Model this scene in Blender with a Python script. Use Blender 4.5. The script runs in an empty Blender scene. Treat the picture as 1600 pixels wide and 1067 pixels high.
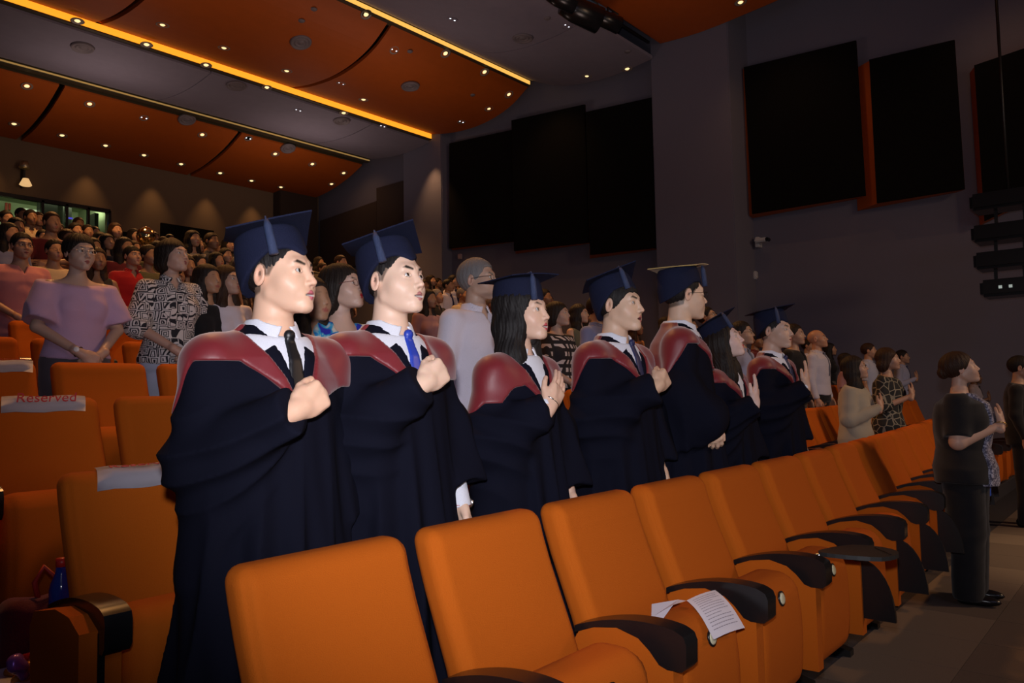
"""Auditorium: capped and gowned graduates and an audience standing among orange tip-up seats."""
import bpy, bmesh, math, random
import numpy as np
from mathutils import Vector, Matrix
from math import sin, cos, tan, pi, radians, atan, atan2, sqrt
C = bpy.context.scene.collection
SC = bpy.context.scene
random.seed(7)
# ---------------------------------------------------------------- camera
# room frame: +X along the seat rows, +Y towards the back of the hall, the audience faces -Y
CAM_H = 1.37; FPX = 1200.
TH = radians(40.6); PITCH = atan(78/1200); ROLL = radians(1.03)
_f = np.array([cos(TH), sin(TH), 0.]); _r = np.array([sin(TH), -cos(TH), 0.]); _u = np.array([0, 0, 1.])
FW = _f*cos(PITCH)+_u*sin(PITCH); _u2 = -_f*sin(PITCH)+_u*cos(PITCH)
RT = _r*cos(ROLL)-_u2*sin(ROLL); UP = _u2*cos(ROLL)+_r*sin(ROLL)
cam = bpy.data.objects.new('camera', bpy.data.cameras.new('camera')); C.objects.link(cam); SC.camera = cam
cam.matrix_world = Matrix(((RT[0], UP[0], -FW[0], 0), (RT[1], UP[1], -FW[1], 0), (RT[2], UP[2], -FW[2], CAM_H), (0, 0, 0, 1)))
cam.data.sensor_width = 36.; cam.data.lens = 36.*FPX/1600; cam.data.clip_start = .05; cam.data.clip_end = 100
def at(x, y, axis, val):
    """photo pixel -> the point of the room where that sight line meets the plane axis=val"""
    r = RT*(x-800)/FPX+FW-UP*(y-533.5)/FPX
    o = (0, 0, CAM_H)[axis]; t = (val-o)/r[axis]
    return np.array([0, 0, CAM_H])+t*r
# ---------------------------------------------------------------- world, lights, exposure
W = bpy.data.worlds.new('world'); SC.world = W; W.use_nodes = True
W.node_tree.nodes['Background'].inputs[0].default_value = (.55, .58, .80, 1)
W.node_tree.nodes['Background'].inputs[1].default_value = .022
SC.view_settings.view_transform = 'Standard'; SC.view_settings.look = 'None'
SC.view_settings.exposure = 0.0; SC.view_settings.gamma = 1.0; SC.view_settings.use_curve_mapping = False
def lamp(kind, name, loc, aim, energy, col, **kw):
    l = bpy.data.lights.new(name, kind); o = bpy.data.objects.new(name, l); C.objects.link(o)
    o.location = loc; l.energy = energy; l.color = col
    for k, v in kw.items(): setattr(l, k, v)
    o.rotation_euler = (Vector(aim)-Vector(loc)).to_track_quat('-Z', 'Y').to_euler()
    return o
# the photographer's flash, on the camera
lamp('SPOT', 'camera_flash', tuple(np.array([0, 0, CAM_H])+UP*.16-FW*.02-RT*.02), tuple(np.array([0, 0, CAM_H])+FW*3+UP*.35+RT*.25), 270, (.95, .93, 1.0), shadow_soft_size=.035, spot_size=radians(88), spot_blend=.9)
# warm ceiling light over the audience (the hall's downlights taken together)
for i, (x, y, z, e) in enumerate(((3.0, 6.0, 7.6, 70), (7.5, 6.5, 7.6, 80), (4.5, 11.5, 7.5, 95), (9.5, 12.0, 7.5, 95), (7.5, 16.5, 7.2, 80), (12.0, 16.5, 7.2, 50))):
    lamp('AREA', 'audience_downlight', (x, y, z), (x-.3, y-1.0, 0), e, (1., .45, .14), shape='DISK', size=.6, spread=radians(110))
# stage spill from the front
lamp('AREA', 'stage_spill', (8.5, -5.5, 6.0), (7.5, 3, .8), 105, (1., .62, .36), shape='DISK', size=1.2, spread=radians(120))
lamp('AREA', 'stage_side_fill', (6.0, -8.0, 2.5), (8.0, 6, 7.5), 60, (1., .82, .72), shape='RECTANGLE', size=8., size_y=3., spread=radians(150))  # broad fill added on the stage side to lift ceiling and walls
lamp('AREA', 'stage_wash', (-1.0, -6.0, 6.5), (5., 6, 2.), 30, (.62, .58, 1.), shape='DISK', size=2.5, spread=radians(150))
for x, y in ((4., 5.), (9.5, 5.5), (5., 10.5), (10., 11.), (6., 15.8), (11., 16.)):  # unseen fill lamps added above the audience to brighten the ceiling boards
    lamp('AREA', 'ceiling_fill', (x, y, 5.2 if y < 15 else 5.9), (x+.3, y+.5, 9), 13, (1., .74, .66), shape='DISK', size=1.0, spread=radians(165))
for x in (5.2, 7.4, 9.0, 10.5, 11.9):
    lamp('SPOT', 'scallop_downlight', (x, 19.72, 7.4), (x, 20.05, 4.8), 40, (1., .55, .22), shadow_soft_size=.04, spot_size=radians(60), spot_blend=1.)
lamp('SPOT', 'pilaster_downlight', (13.45, 14.45, 7.7), (13.86, 14.45, 5.0), 90, (1., .50, .20), shadow_soft_size=.04, spot_size=radians(70), spot_blend=1.)
lamp('SPOT', 'aisle_downlight', (8.6, -1.6, 7.5), (7.6, .0, 0), 1000, (1., .66, .36), shadow_soft_size=.1, spot_size=radians(26), spot_blend=.7)
for y in (1.5, 5.0, 10.3, 17.2):
    lamp('SPOT', 'wall_washer', (12.7, y, 8.0), (14.3, y+.2, 6.0), 26, (1., .50, .20), shadow_soft_size=.05, spot_size=radians(95), spot_blend=1.)
# ---------------------------------------------------------------- signed distance toolkit
def V(*a): return np.array(a, dtype=np.float64)
def nrm(v):
    v = np.asarray(v, float); return v/np.linalg.norm(v)
def ell(P, c, r):
    q = P-np.asarray(c); r = np.asarray(r)
    k0 = np.sqrt(((q/r)**2).sum(-1)); k1 = np.sqrt(((q/(r*r))**2).sum(-1))+1e-9
    return k0*(k0-1)/k1
def cone(P, a, b, ra, rb):
    a = np.asarray(a, float); b = np.asarray(b, float); ab = b-a
    t = np.clip(((P-a)@ab)/(ab@ab), 0, 1)
    return np.sqrt(((P-a-t[:, None]*ab)**2).sum(-1))-(ra+(rb-ra)*t)
def smin(a, b, k):
    h = np.maximum(k-np.abs(a-b), 0)/k
    return np.minimum(a, b)-h*h*k*.25
def smax(a, b, k): return -smin(-a, -b, k)
def snet(f, lo, hi, h, margin=.006):
    """surface nets over a box, evaluated only in blocks near the surface"""
    lo = np.asarray(lo, float); hi = np.asarray(hi, float); B = 5
    nb = np.ceil((hi-lo)/(h*B)).astype(int); n = nb*B
    bi = np.stack(np.meshgrid(*[np.arange(k) for k in nb], indexing='ij'), -1).reshape(-1, 3)
    dc = f(lo+(bi+.5)*B*h-h*.5)
    act = np.abs(dc) < h*B*.95+margin
    D = np.empty(n, np.float32)
    D.reshape(nb[0], B, nb[1], B, nb[2], B)[:] = np.where(dc.reshape(nb) < 0, -1, 1)[:, None, :, None, :, None]
    off = np.stack(np.meshgrid(*[np.arange(B)]*3, indexing='ij'), -1).reshape(-1, 3)
    ab = bi[act]
    if len(ab):
        idx = (ab[:, None, :]*B+off[None]).reshape(-1, 3)
        D[idx[:, 0], idx[:, 1], idx[:, 2]] = f(lo+idx*h)
    D[0], D[-1] = 1, 1; D[:, 0], D[:, -1] = 1, 1; D[:, :, 0], D[:, :, -1] = 1, 1
    S = D < 0
    cs = S[:-1, :-1, :-1].astype(np.int8)
    tot = np.zeros(cs.shape, np.int8)
    for i in (0, 1):
        for j in (0, 1):
            for k in (0, 1):
                tot += S[i:n[0]-1+i, j:n[1]-1+j, k:n[2]-1+k]
    ci = np.argwhere((tot > 0) & (tot < 8))
    if len(ci) == 0: return np.zeros((0, 3)), np.zeros((0, 4), int)
    vid = np.full(tot.shape, -1, np.int64); vid[ci[:, 0], ci[:, 1], ci[:, 2]] = np.arange(len(ci))
    acc = np.zeros((len(ci), 3)); cnt = np.zeros(len(ci))
    for ax in range(3):
        o = [a for a in range(3) if a != ax]
        for u in (0, 1):
            for w in (0, 1):
                c0 = np.zeros(3, int); c0[o[0]] = u; c0[o[1]] = w; c1 = c0.copy(); c1[ax] = 1
                A = ci+c0; Bq = ci+c1
                da = D[A[:, 0], A[:, 1], A[:, 2]]; db = D[Bq[:, 0], Bq[:, 1], Bq[:, 2]]
                m = (da < 0) != (db < 0)
                t = da[m]/(da[m]-db[m])
                pt = np.tile(c0.astype(float), (m.sum(), 1)); pt[:, ax] = t
                acc[m] += pt; cnt[m] += 1
    verts = lo+(ci+acc/cnt[:, None])*h
    faces = []
    for ax in range(3):
        o = [a for a in range(3) if a != ax]
        sl0 = [slice(1, -1)]*3; sl1 = [slice(1, -1)]*3
        sl0[ax] = slice(0, n[ax]-1); sl1[ax] = slice(1, n[ax])
        a = S[tuple(sl0)]; b = S[tuple(sl1)]
        e = np.argwhere(a != b)
        ins = a[e[:, 0], e[:, 1], e[:, 2]]
        base = e+1; base[:, ax] = e[:, ax]
        q = []
        for (u, w) in ((0, 0), (1, 0), (1, 1), (0, 1)):
            c = base.copy(); c[:, o[0]] -= u; c[:, o[1]] -= w
            q.append(vid[c[:, 0], c[:, 1], c[:, 2]])
        q = np.stack(q, 1)
        flip = ins if ax != 1 else ~ins
        q[~flip] = q[~flip][:, ::-1]
        faces.append(q)
    F = np.concatenate(faces)
    F = F[(F >= 0).all(1)]
    return verts, F
def mesh_np(verts, faces, cols=None, smooth=True, name='m'):
    me = bpy.data.meshes.new(name)
    faces = np.asarray(faces, np.int32); k = faces.shape[1]
    me.vertices.add(len(verts)); me.vertices.foreach_set('co', np.asarray(verts, np.float32).ravel())
    me.loops.add(faces.size); me.loops.foreach_set('vertex_index', faces.ravel())
    me.polygons.add(len(faces)); me.polygons.foreach_set('loop_start', np.arange(0, faces.size, k, dtype=np.int32))
    me.polygons.foreach_set('loop_total', np.full(len(faces), k, np.int32))
    if smooth: me.polygons.foreach_set('use_smooth', np.ones(len(faces), bool))
    me.update(calc_edges=True)
    if cols is not None:
        at = me.color_attributes.new('Col', 'FLOAT_COLOR', 'POINT')
        at.data.foreach_set('color', np.concatenate([cols, np.ones((len(cols), 1))], 1).astype(np.float32).ravel())
    return me
def joinm(parts):
    vs, fs, o = [], [], 0
    for v, f in parts:
        vs.append(v); fs.append(f+o); o += len(v)
    return np.concatenate(vs), np.concatenate(fs)
# ---------------------------------------------------------------- head
def head_d(P, p):
    """P in head space: origin at eye level between the ears, -Y forward"""
    jw = p.get('jaw', 1.); fl = p.get('len', 1.); fem = p.get('fem', 0); ns = p.get('nose', 1.)
    X = P.copy(); ax = np.abs(P[:, 0]); X[:, 0] = ax
    M = X.copy(); M[:, 2] = np.where(M[:, 2] < 0, M[:, 2]/fl, M[:, 2])
    d = ell(M, (0, .018, .033), (.0755, .098, .084))
    d = smin(d, ell(M, (0, -.026, -.026), (.060*jw, .066, .082)), .03)
    d = smin(d, cone(M, (.045*jw, .004, -.056), (.011, -.067, -.099), .017, .015), .030)
    d = smin(d, cone(M, (.044*jw, -.048, -.030), (.032, -.062, -.044), .017, .0155), .040)
    if not p.get('lo'):
        d = smin(d, ell(M, (0, -.080, -.098), (.016, .012, .013)), .02)
        d = smin(d, cone(M, (0.008, -.083, .021), (.036, -.073, .023), .007, .007), .022)
        d = smax(d, -ell(M, (.031, -.104, -.001), (.0175, .020, .0120)), .014)
    nz = .002*fem
    d = smin(d, cone(M, (0, -.086, .006), (0, -.107+nz, -.034), .0065, .0095*ns), .012)
    if not p.get('lo'):
        d = smin(d, ell(M, (.0105*ns, -.0975+nz, -.038), (.0075, .010, .0065)), .007)
        d = smax(d, -ell(M, (.006, -.1045+nz, -.0455), (.0028, .0045, .0035)), .003)
        # eyelids with an almond opening
        lid = ell(M, (.031, -.0735, -.001), (.0165, .0145, .0128))
        R = M-V(.031, -.088, -.0015); R[:, 2] += (R[:, 0])*-.10
        op = ell(R, (0, 0, 0), (.0135, .012, .0052))
        d = smin(d, lid, .006)
        d = smax(d, -op, .0015)
        d = np.where(ell(M, (.031, -.074, -.0015), (.0115, .0115, .0115)) < 0, np.maximum(d, -.0+ell(M, (.031, -.074, -.0015), (.0108, .0108, .0108))*-1), d)
    # mouth
    mo = p.get('mouth', 0.)
    d = smin(d, ell(M, (0, -.080, -.066), (.028, .016, .020)), .015)
    up = cone(M, (0, -.0955, -.0615), (.021, -.0845, -.0655), .0052, .003)
    lw = cone(M, (0, -.0925, -.0725-mo*.7), (.019, -.084, -.0685-mo*.2), .0062, .003)
    d = smin(d, np.minimum(up, lw), .005)
    gap = ell(M, (0, -.096, -.0672-mo*.35), (.0225, .012, .0012+mo*.55))
    d = smax(d, -gap, .002)
    # ears
    E = M.copy(); c, s = cos(.25), sin(.25)
    ey = E[:, 1]-.012; ez = E[:, 2]+.004
    E = np.stack([E[:, 0]-.0765-.10*np.maximum(ey, 0), ey*c+ez*s, -ey*s+ez*c], 1)
    er = ell(E, (0, 0, 0), (.0075, .0175, .031))
    if not p.get('lo'):
        er = smax(er, -ell(E, (.008, -.001, .001), (.0065, .0105, .020)), .004)
    d = smin(d, er, .006)
    return d
def head_col(P, p, base):
    """skin tint painted per vertex: lips, brows, clipped sides"""
    X = P.copy(); X[:, 0] = np.abs(X[:, 0]); fl = p.get('len', 1.)
    X[:, 2] = np.where(X[:, 2] < 0, X[:, 2]/fl, X[:, 2])
    c = np.tile(np.array(base, float), (len(P), 1)); mo = p.get('mouth', 0.)
    def mix(w, col):
        w = np.clip(w, 0, 1)[:, None]; c[:] = c*(1-w)+np.array(col)*w
    b = np.array(base)
    mix((.9-np.sqrt((((X-V(.045, -.06, -.035))/V(.03, .03, .025))**2).sum(1)))*.35, b*V(1.12, .80, .74))
    mix((1-np.sqrt((((X-V(0, -.112, -.036))/V(.02, .02, .015))**2).sum(1)))*.3, b*V(1.1, .8, .75))
    mix((1-np.sqrt((((X-V(.08, .015, -.004))/V(.012, .03, .045))**2).sum(1)))*.5, b*V(1.1, .72, .66))
    lip = p.get('lip', (.42, .13, .12))
    front = X[:, 1] < -.078
    r = np.minimum(cone(X, (0, -.0955, -.0612), (.023, -.0835, -.0655), .0066, .0042), cone(X, (0, -.0925, -.0728-mo*.7), (.021, -.083, -.0685-mo*.2), .0072, .0042))
    mix((.0012-r)*900*front, lip)
    inner = (np.abs(X[:, 2]+.0672+mo*.35) < .001+mo*.45) & (X[:, 0] < .019) & (X[:, 1] > -.092) & (X[:, 1] < -.072)
    mix(inner*1., p.get('teeth', (.12, .04, .04)))
    br = cone(X, (.014, -.09, .0185), (.034, -.083, .0245), .0036, .0045)
    br = np.minimum(br, cone(X, (.034, -.083, .0245), (.042, -.078, .0225), .0040, .002))
    hc = p.get('hair', (.012, .010, .010))
    mix((.0022-br)*420*(X[:, 1] < -.068)*(.55 if p.get('fem') else .9), hc)
    lash = np.abs(ell(X, (.031, -.086, -.0015), (.0142, .02, .0062)))
    mix((.0011-lash)*700*(X[:, 1] < -.078)*.8, (.03, .02, .018))
    if p.get('stub'):
        z0 = np.interp(X[:, 1], [-.10, -.055, -.045, -.03, -.012, .02, .03, .12], [.075, .062, .03, .012, -.012, -.012, -.05, -.07])
        w = np.clip((X[:, 2]-z0)*130, 0, 1)*(X[:, 0] < .079)
        mix(w*p['stub'], hc)
    return c
def hair_d(P, st, seed=0):
    ax = np.abs(P[:, 0]); X = P.copy(); X[:, 0] = ax; y, z = P[:, 1], P[:, 2]
    th = np.arctan2(P[:, 0], P[:, 1]-.02)
    strand = np.sin(th*46+seed+5*np.sin(z*30+seed))*.0009+np.sin(th*19+seed*2+z*40)*.0008
    if st in ('short', 'grey_short', 'fringe', 'undercap'):
        off = .009 if st != 'undercap' else .004
        d = ell(X, (0, .020, .036), (.0755+off*.7, .098+off, .084+off*1.3))
        zl = np.interp(y, [-.11, -.062, -.055, -.040, -.025, .022, .03, .12], [.070, .060, .035, .020, -.012, -.012, -.05, -.075])
        if st == 'fringe': zl = np.interp(y, [-.11, -.062, -.050, -.035, -.02, .022, .03, .12], [.045, .040, .015, .0, -.03, -.02, -.06, -.08])
        zl = zl+.0022*np.sin(P[:, 0]*260+seed)+.003*np.sin(P[:, 0]*95+P[:, 1]*120+seed*3)
        d = smax(d+strand, zl-z, .006)
        return smax(d, -ell(X, (.080, .010, -.006), (.012, .020, .033)), .004)
    if st in ('bob', 'bobred', 'long', 'longside', 'bun', 'shag'):
        d = ell(X, (0, .024, .036), (.090, .108, .094))
        if st in ('bob', 'long', 'longside', 'shag', 'bobred'):
            d = smin(d, ell(X, (.045, .036, -.035), (.050, .082, .085)), .03)
        if st in ('bob', 'bobred', 'shag'):
            zl = np.interp(y, [-.11, -.072, -.060, -.045, -.030, -.008, .02, .12], [.040, .036, .022, .005, -.012, -.050, -.10, -.12])
        elif st == 'bun':
            zl = np.interp(y, [-.11, -.070, -.055, -.04, -.02, .022, .03, .12], [.060, .052, .03, .012, -.012, -.012, -.06, -.085])
        else:
            zl = np.interp(y, [-.11, -.075, -.062, -.055, -.045, -.03, .12], [.058, .054, .035, -.01, -.14, -.30, -.34])
            d = smin(d, ell(X, (.055, .045, -.13), (.045, .062, .12)), .04)
            d = smin(d, ell(X, (.070, .03, -.20), (.042, .055, .10)), .04)
        wav = .0022*np.sin(z*55+P[:, 0]*20+seed) if st != 'bun' else 0
        d = smax(d+strand*1.5+wav, zl+.0016*np.sin(P[:, 0]*200+seed)-z, .006)
        # open the face
        face = ell(X, (0, -.085, -.045), (.058 if st != 'bun' else .066, .062, .098))
        d = smax(d, -face, .006)
        if st == 'bun':
            d = smin(d, ell(P, (0, .115, .0), (.045, .035, .042))+strand*2, .01)
        if st in ('shag',):
            d = smin(d, ell(X, (.05, .07, -.07), (.05, .05, .06))+strand*3, .03)
        return d
def rot_head(yaw, pitch, roll=0):
    """head space -> body space; yaw>0 turns to the person's left (+X), pitch>0 looks up"""
    return np.array(Matrix.Rotation(yaw, 3, 'Z') @ Matrix.Rotation(-pitch, 3, 'X') @ Matrix.Rotation(roll, 3, 'Y'))
# ---------------------------------------------------------------- hands
def hand_d(P, w, d, n, side, curl=.4, thumb=0., spread=.0):
    """w wrist, d finger direction, n back of hand; side +1 for a right hand"""
    d = nrm(d); n = np.asarray(n, float); n = nrm(n-d*(n@d)); t = -np.cross(d, n)*side
    q = P-w; L = np.stack([q@d, q@n, q@t], 1)
    pal = ell(L, (.043, 0, 0), (.056, .0175, .043))
    k0 = cone(L, (.012, 0, .0), (.078, .002, .026), .020, .0135); k1 = cone(L, (.012, 0, -.006), (.076, .002, -.026), .019, .0125)
    r = smin(smin(pal, k0, .012), k1, .012)
    r = smin(r, cone(L, (-.05, 0, 0), (.01, 0, 0), .027, .023), .02)
    for i, (o, ln, rr) in enumerate(((.030, .070, .0090), (.010, .078, .0094), (-.011, .072, .0089), (-.030, .058, .0080))):
        p0 = V(.083-abs(o-.01)*.12, .002, o); a = curl*.95
        r = smin(r, cone(L, p0-V(.03, -.006, 0), p0+V(0, .0035, 0), .007, .0085), .003)
        seg = (ln*.45, ln*.31, ln*.26); sp = spread*o*6
        for j, sg in enumerate(seg):
            dr = V(cos(a)*cos(sp), -sin(a), sin(sp)*cos(a)); p1 = p0+dr*sg
            r1 = rr*(1-.09*j)
            r = smin(r, cone(L, p0, p1, r1, r1*.93), .0035 if j == 0 else .002)
            p0 = p1; a += curl*(1.1 if j == 0 else .8)
    tb = V(.018, -.006, .026); t1 = tb+V(.030, -.008*(1+thumb), .022-.014*thumb); t2 = t1+V(.026, -.004-.010*thumb, .008-.016*thumb); t3 = t2+V(.020, -.004-.004*thumb, -.004*thumb)
    r = smin(r, cone(L, tb, t1, .0145, .0115), .012); r = smin(r, cone(L, t1, t2, .0112, .010), .003); r = smin(r, cone(L, t2, t3, .010, .0082), .002)
    return r
# poses: elbow, wrist, finger direction, back-of-hand normal, curl, thumb (stature 1.70 frame, facing -Y; right side is -X)
HANG_R = ((-.235, .02, 1.12), (-.245, -.05, .885), (0, -.25, -1), (-1, -.2, 0), .45, .3)
HANG_L = ((.235, .02, 1.12), (.245, -.05, .885), (0, -.25, -1), (1, -.2, 0), .45, .3)
POSE = {
    'fist': (((-.208, .02, 1.10), (-.045, -.232, 1.205), (.80, -.02, .42), (-.2, -1, .12), 1.12, .35), HANG_L),
    'flat': (((-.225, .01, 1.105), (-.03, -.225, 1.215), (.62, .02, .72), (-.1, -1, .0), .16, 0.), HANG_L),
    'flatup': (((-.225, .0, 1.105), (.0, -.235, 1.20), (.25, .0, .95), (.25, -1, .1), .10, 0.), HANG_L),
    'hang': (HANG_R, HANG_L),
    'clasp': (((-.25, -.03, 1.12), (-.055, -.22, .955), (.8, -.22, -.5), (-.1, -1, .1), .75, .5), ((.25, -.03, 1.12), (.065, -.205, .945), (-.8, -.1, -.55), (.0, -1, .1), .8, .5)),
    'cross': (((-.25, -.07, 1.13), (.07, -.225, 1.15), (.95, .1, .1), (0, -1, 0), .35, .3), ((.25, -.07, 1.12), (-.05, -.185, 1.10), (-.95, .1, .1), (0, -1, 0), .4, .3)),
    'chestL': (HANG_R, ((.30, -.05, 1.12), (.03, -.225, 1.22), (-.62, .02, .6), (.1, -1, .0), .16, 0.)),
    'both': (((-.28, -.08, 1.13), (-.06, -.235, 1.25), (.6, .0, .6), (-.1, -1, .0), .3, 0.), ((.28, -.08, 1.13), (.07, -.215, 1.22), (-.6, .0, .6), (.1, -1, .0), .3, 0.)),
    'phone': (((-.24, -.12, 1.12), (-.09, -.28, 1.30), (.25, -.2, .9), (-.7, -.5, .0), .9, .4), HANG_L),
}
def moved(pose, dw=(0, 0, 0), de=(0, 0, 0), left=None):
    (e, w, d, n, c, t), L = POSE[pose]
    return ((tuple(np.add(e, de)), tuple(np.add(w, dw)), d, n, c, t), left or L)
TZ = np.array([0, .30, .60, .80, .92, 1.05, 1.18, 1.28, 1.36, 1.41, 1.46, 1.60])
M_AX = np.array([.13, .13, .15, .165, .170, .150, .163, .172, .160, .110, .058, .052])
M_AY = np.array([.10, .10, .11, .115, .118, .105, .118, .122, .105, .082, .056, .052])
F_AX = np.array([.12, .12, .145, .168, .170, .132, .146, .150, .142, .098, .050, .046])
F_AY = np.array([.09, .09, .11, .120, .122, .098, .110, .112, .098, .074, .050, .046])
def torso_d(P, fem, off=0., fat=1., skirt=None):
    A, B = (F_AX, F_AY) if fem else (M_AX, M_AY)
    f = np.where(TZ > 1.38, 1, fat); A = A*f; B = B*f
    z = P[:, 2]
    a = np.interp(z, TZ, A)+off; b = np.interp(z, TZ, B)+off
    if skirt is not None:
        sa = np.interp(z, [.2, .6, .95, 1.3], skirt); a = np.maximum(a, sa); b = np.maximum(b, sa*.86)
    y = P[:, 1]-.012
    k0 = np.sqrt((P[:, 0]/a)**2+(y/b)**2); k1 = np.sqrt((P[:, 0]/a**2)**2+(y/b**2)**2)+1e-6
    return smax(k0*(k0-1)/k1*.92, P[:, 2]-1.455, .01)
def shoulders(fem, H=1.385): w = .155 if fem else .175; return V(-w, .012, H), V(w, .012, H)
def arm_pts(pose, fem):
    out = []
    for i, (el, wr, d, n, cu, th) in enumerate(POSE[pose] if isinstance(pose, str) else pose):
        s = shoulders(fem)[i]; k = .93 if fem else 1.
        out.append((s, V(el[0]*k, el[1], el[2]), V(wr[0]*k, wr[1], wr[2]), V(*d), V(*n), cu, th))
    return out
HC = V(0, -.020, 1.598)     # head centre (eye level)
NECKB = V(0, .018, 1.40)
def skin_body(p):
    """one skin mesh: head+neck+chest, arms and hands, hidden trunk and legs"""
    fem = p.get('fem', 0); R = rot_head(p.get('hy', 0), p.get('hp', 0), p.get('hr', 0)); res = p.get('res', .003)
    nk = p.get('neck', 1.)*(.049 if fem else .057)
    A = arm_pts(p['pose'], fem)
    # the skull pivots about the top of the neck
    piv = V(0, .022, 1.535); hc = piv+R@(HC-piv); p['_hc'] = hc; p['_R'] = R
    nt = hc+R@V(0, .022, -.045)
    def fh(P):
        d = head_d((P-hc)@R, p)
        d = smin(d, cone(P, NECKB, nt, nk*1.02, nk*.93), .012)
        d = smin(d, torso_d(P, fem, -.014), .04)
        sh = shoulders(fem, 1.375)
        for s in sh: d = smin(d, cone(P, (s[0]*.3, .02, 1.405), s, .028, .043), .04)
        return d
    lowz = 1.22
    parts = [snet(fh, (-.24, -.22, lowz), (.24, .22, hc[2]+.165), res)]
    for (s, e, w, d, n, cu, th), side in zip(A, (1, -1)):
        s0 = s-V(0, 0, .012); c = p.get('armfat', 1.)
        def fa(P):
            r = cone(P, s0, e, .047*c, .036*c); r = smin(r, cone(P, e, w, .036*c, .0245), .012)
            return smin(r, hand_d(P, w+nrm(d)*.012, d, n, side, cu, th), .015)
        far = w+nrm(d)*.12
        lo = np.minimum(np.minimum(e, w), np.minimum(far, s0))-.07; hi = np.maximum(np.maximum(e, w), np.maximum(far, s0))+.07
        parts.append(snet(fa, lo, hi, max(res, .0034)))
    def fb(P):
        X = P.copy(); X[:, 0] = np.abs(X[:, 0])
        d = torso_d(P, fem, -.03)
        d = smax(d, .80-P[:, 2], .02); d = smin(d, cone(X, (.085, .01, .86), (.09, .0, .48), .075, .052), .03)
        return smin(d, cone(X, (.09, .0, .48), (.095, .02, .09), .05, .036), .02)
    parts.append(snet(fb, (-.3, -.25, .02), (.3, .25, 1.40), .022))
    v, f = joinm(parts)
    nh = len(parts[0][0])
    base = p['skin']; col = np.tile(np.array(base, float), (len(v), 1))
    col[:nh] = head_col((v[:nh]-hc)@R, p, base)
    # reddish knuckles and palms
    return v, f, col

def eye_mesh(gaze=(0, -1, .0), res=14, iris=(.035, .018, .010)):
    """eyeball with a painted iris, centred on the origin"""
    g = nrm(gaze); u = nrm(np.cross(g, (0, 0, 1))); w = np.cross(u, g); r = .0117
    vs, cs = [], []
    ang = [0, .12, .24, .25, 0.40, .57, .59, .62, .9, 1.3, 1.9, 2.6, pi]
    for a in ang:
        for k in range(res):
            t = 2*pi*k/res
            vs.append(r*(cos(a)*g+sin(a)*(cos(t)*u+sin(t)*w)))
            cs.append((.004, .004, .004) if a < .245 else iris if a < .58 else (.50, .48, .47))
    fs = [[i*res+k, i*res+(k+1) % res, (i+1)*res+(k+1) % res, (i+1)*res+k] for i in range(len(ang)-1) for k in range(res)]
    return np.array(vs), np.array(fs), np.array(cs)
# ---------------------------------------------------------------- materials
MATS = {}
def mat(name, col, rough=.7, metal=0., emit=None, es=1., bump=0., bscale=200., spec=.5, sheen=0., coat=0.):
    if name in MATS: return MATS[name]
    m = bpy.data.materials.new(name); m.use_nodes = True; nt = m.node_tree; b = nt.nodes['Principled BSDF']
    b.inputs['Base Color'].default_value = (*col, 1); b.inputs['Roughness'].default_value = rough; b.inputs['Metallic'].default_value = metal
    b.inputs['Specular IOR Level'].default_value = spec; b.inputs['Sheen Weight'].default_value = sheen; b.inputs['Coat Weight'].default_value = coat
    if emit: b.inputs['Emission Color'].default_value = (*emit, 1); b.inputs['Emission Strength'].default_value = es
    tc = nt.nodes.new('ShaderNodeTexCoord')
    n = nt.nodes.new('ShaderNodeTexNoise'); n.inputs['Scale'].default_value = bscale; n.inputs['Detail'].default_value = 4
    nt.links.new(tc.outputs['Object'], n.inputs['Vector'])
    mx = nt.nodes.new('ShaderNodeMix'); mx.data_type = 'RGBA'; mx.blend_type = 'MULTIPLY'; mx.inputs['Factor'].default_value = .35
    cr = nt.nodes.new('ShaderNodeMapRange'); cr.inputs['To Min'].default_value = .72; cr.inputs['To Max'].default_value = 1.25
    nt.links.new(n.outputs['Fac'], cr.inputs['Value']); mx.inputs[6].default_value = (*col, 1)
    cc = nt.nodes.new('ShaderNodeCombineColor')
    for k in range(3): nt.links.new(cr.outputs[0], cc.inputs[k])
    nt.links.new(cc.outputs[0], mx.inputs[7]); nt.links.new(mx.outputs[2], b.inputs['Base Color'])
    if bump:
        bp = nt.nodes.new('ShaderNodeBump'); bp.inputs['Strength'].default_value = bump; bp.inputs['Distance'].default_value = .003
        nt.links.new(n.outputs['Fac'], bp.inputs['Height']); nt.links.new(bp.outputs[0], b.inputs['Normal'])
    MATS[name] = m; return m
def cloth(name, col, rough=.85, **k):
    k.setdefault('bump', .35); k.setdefault('bscale', 350.); k.setdefault('sheen', .15); k.setdefault('spec', .2)
    return mat(name, col, rough, **k)
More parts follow.
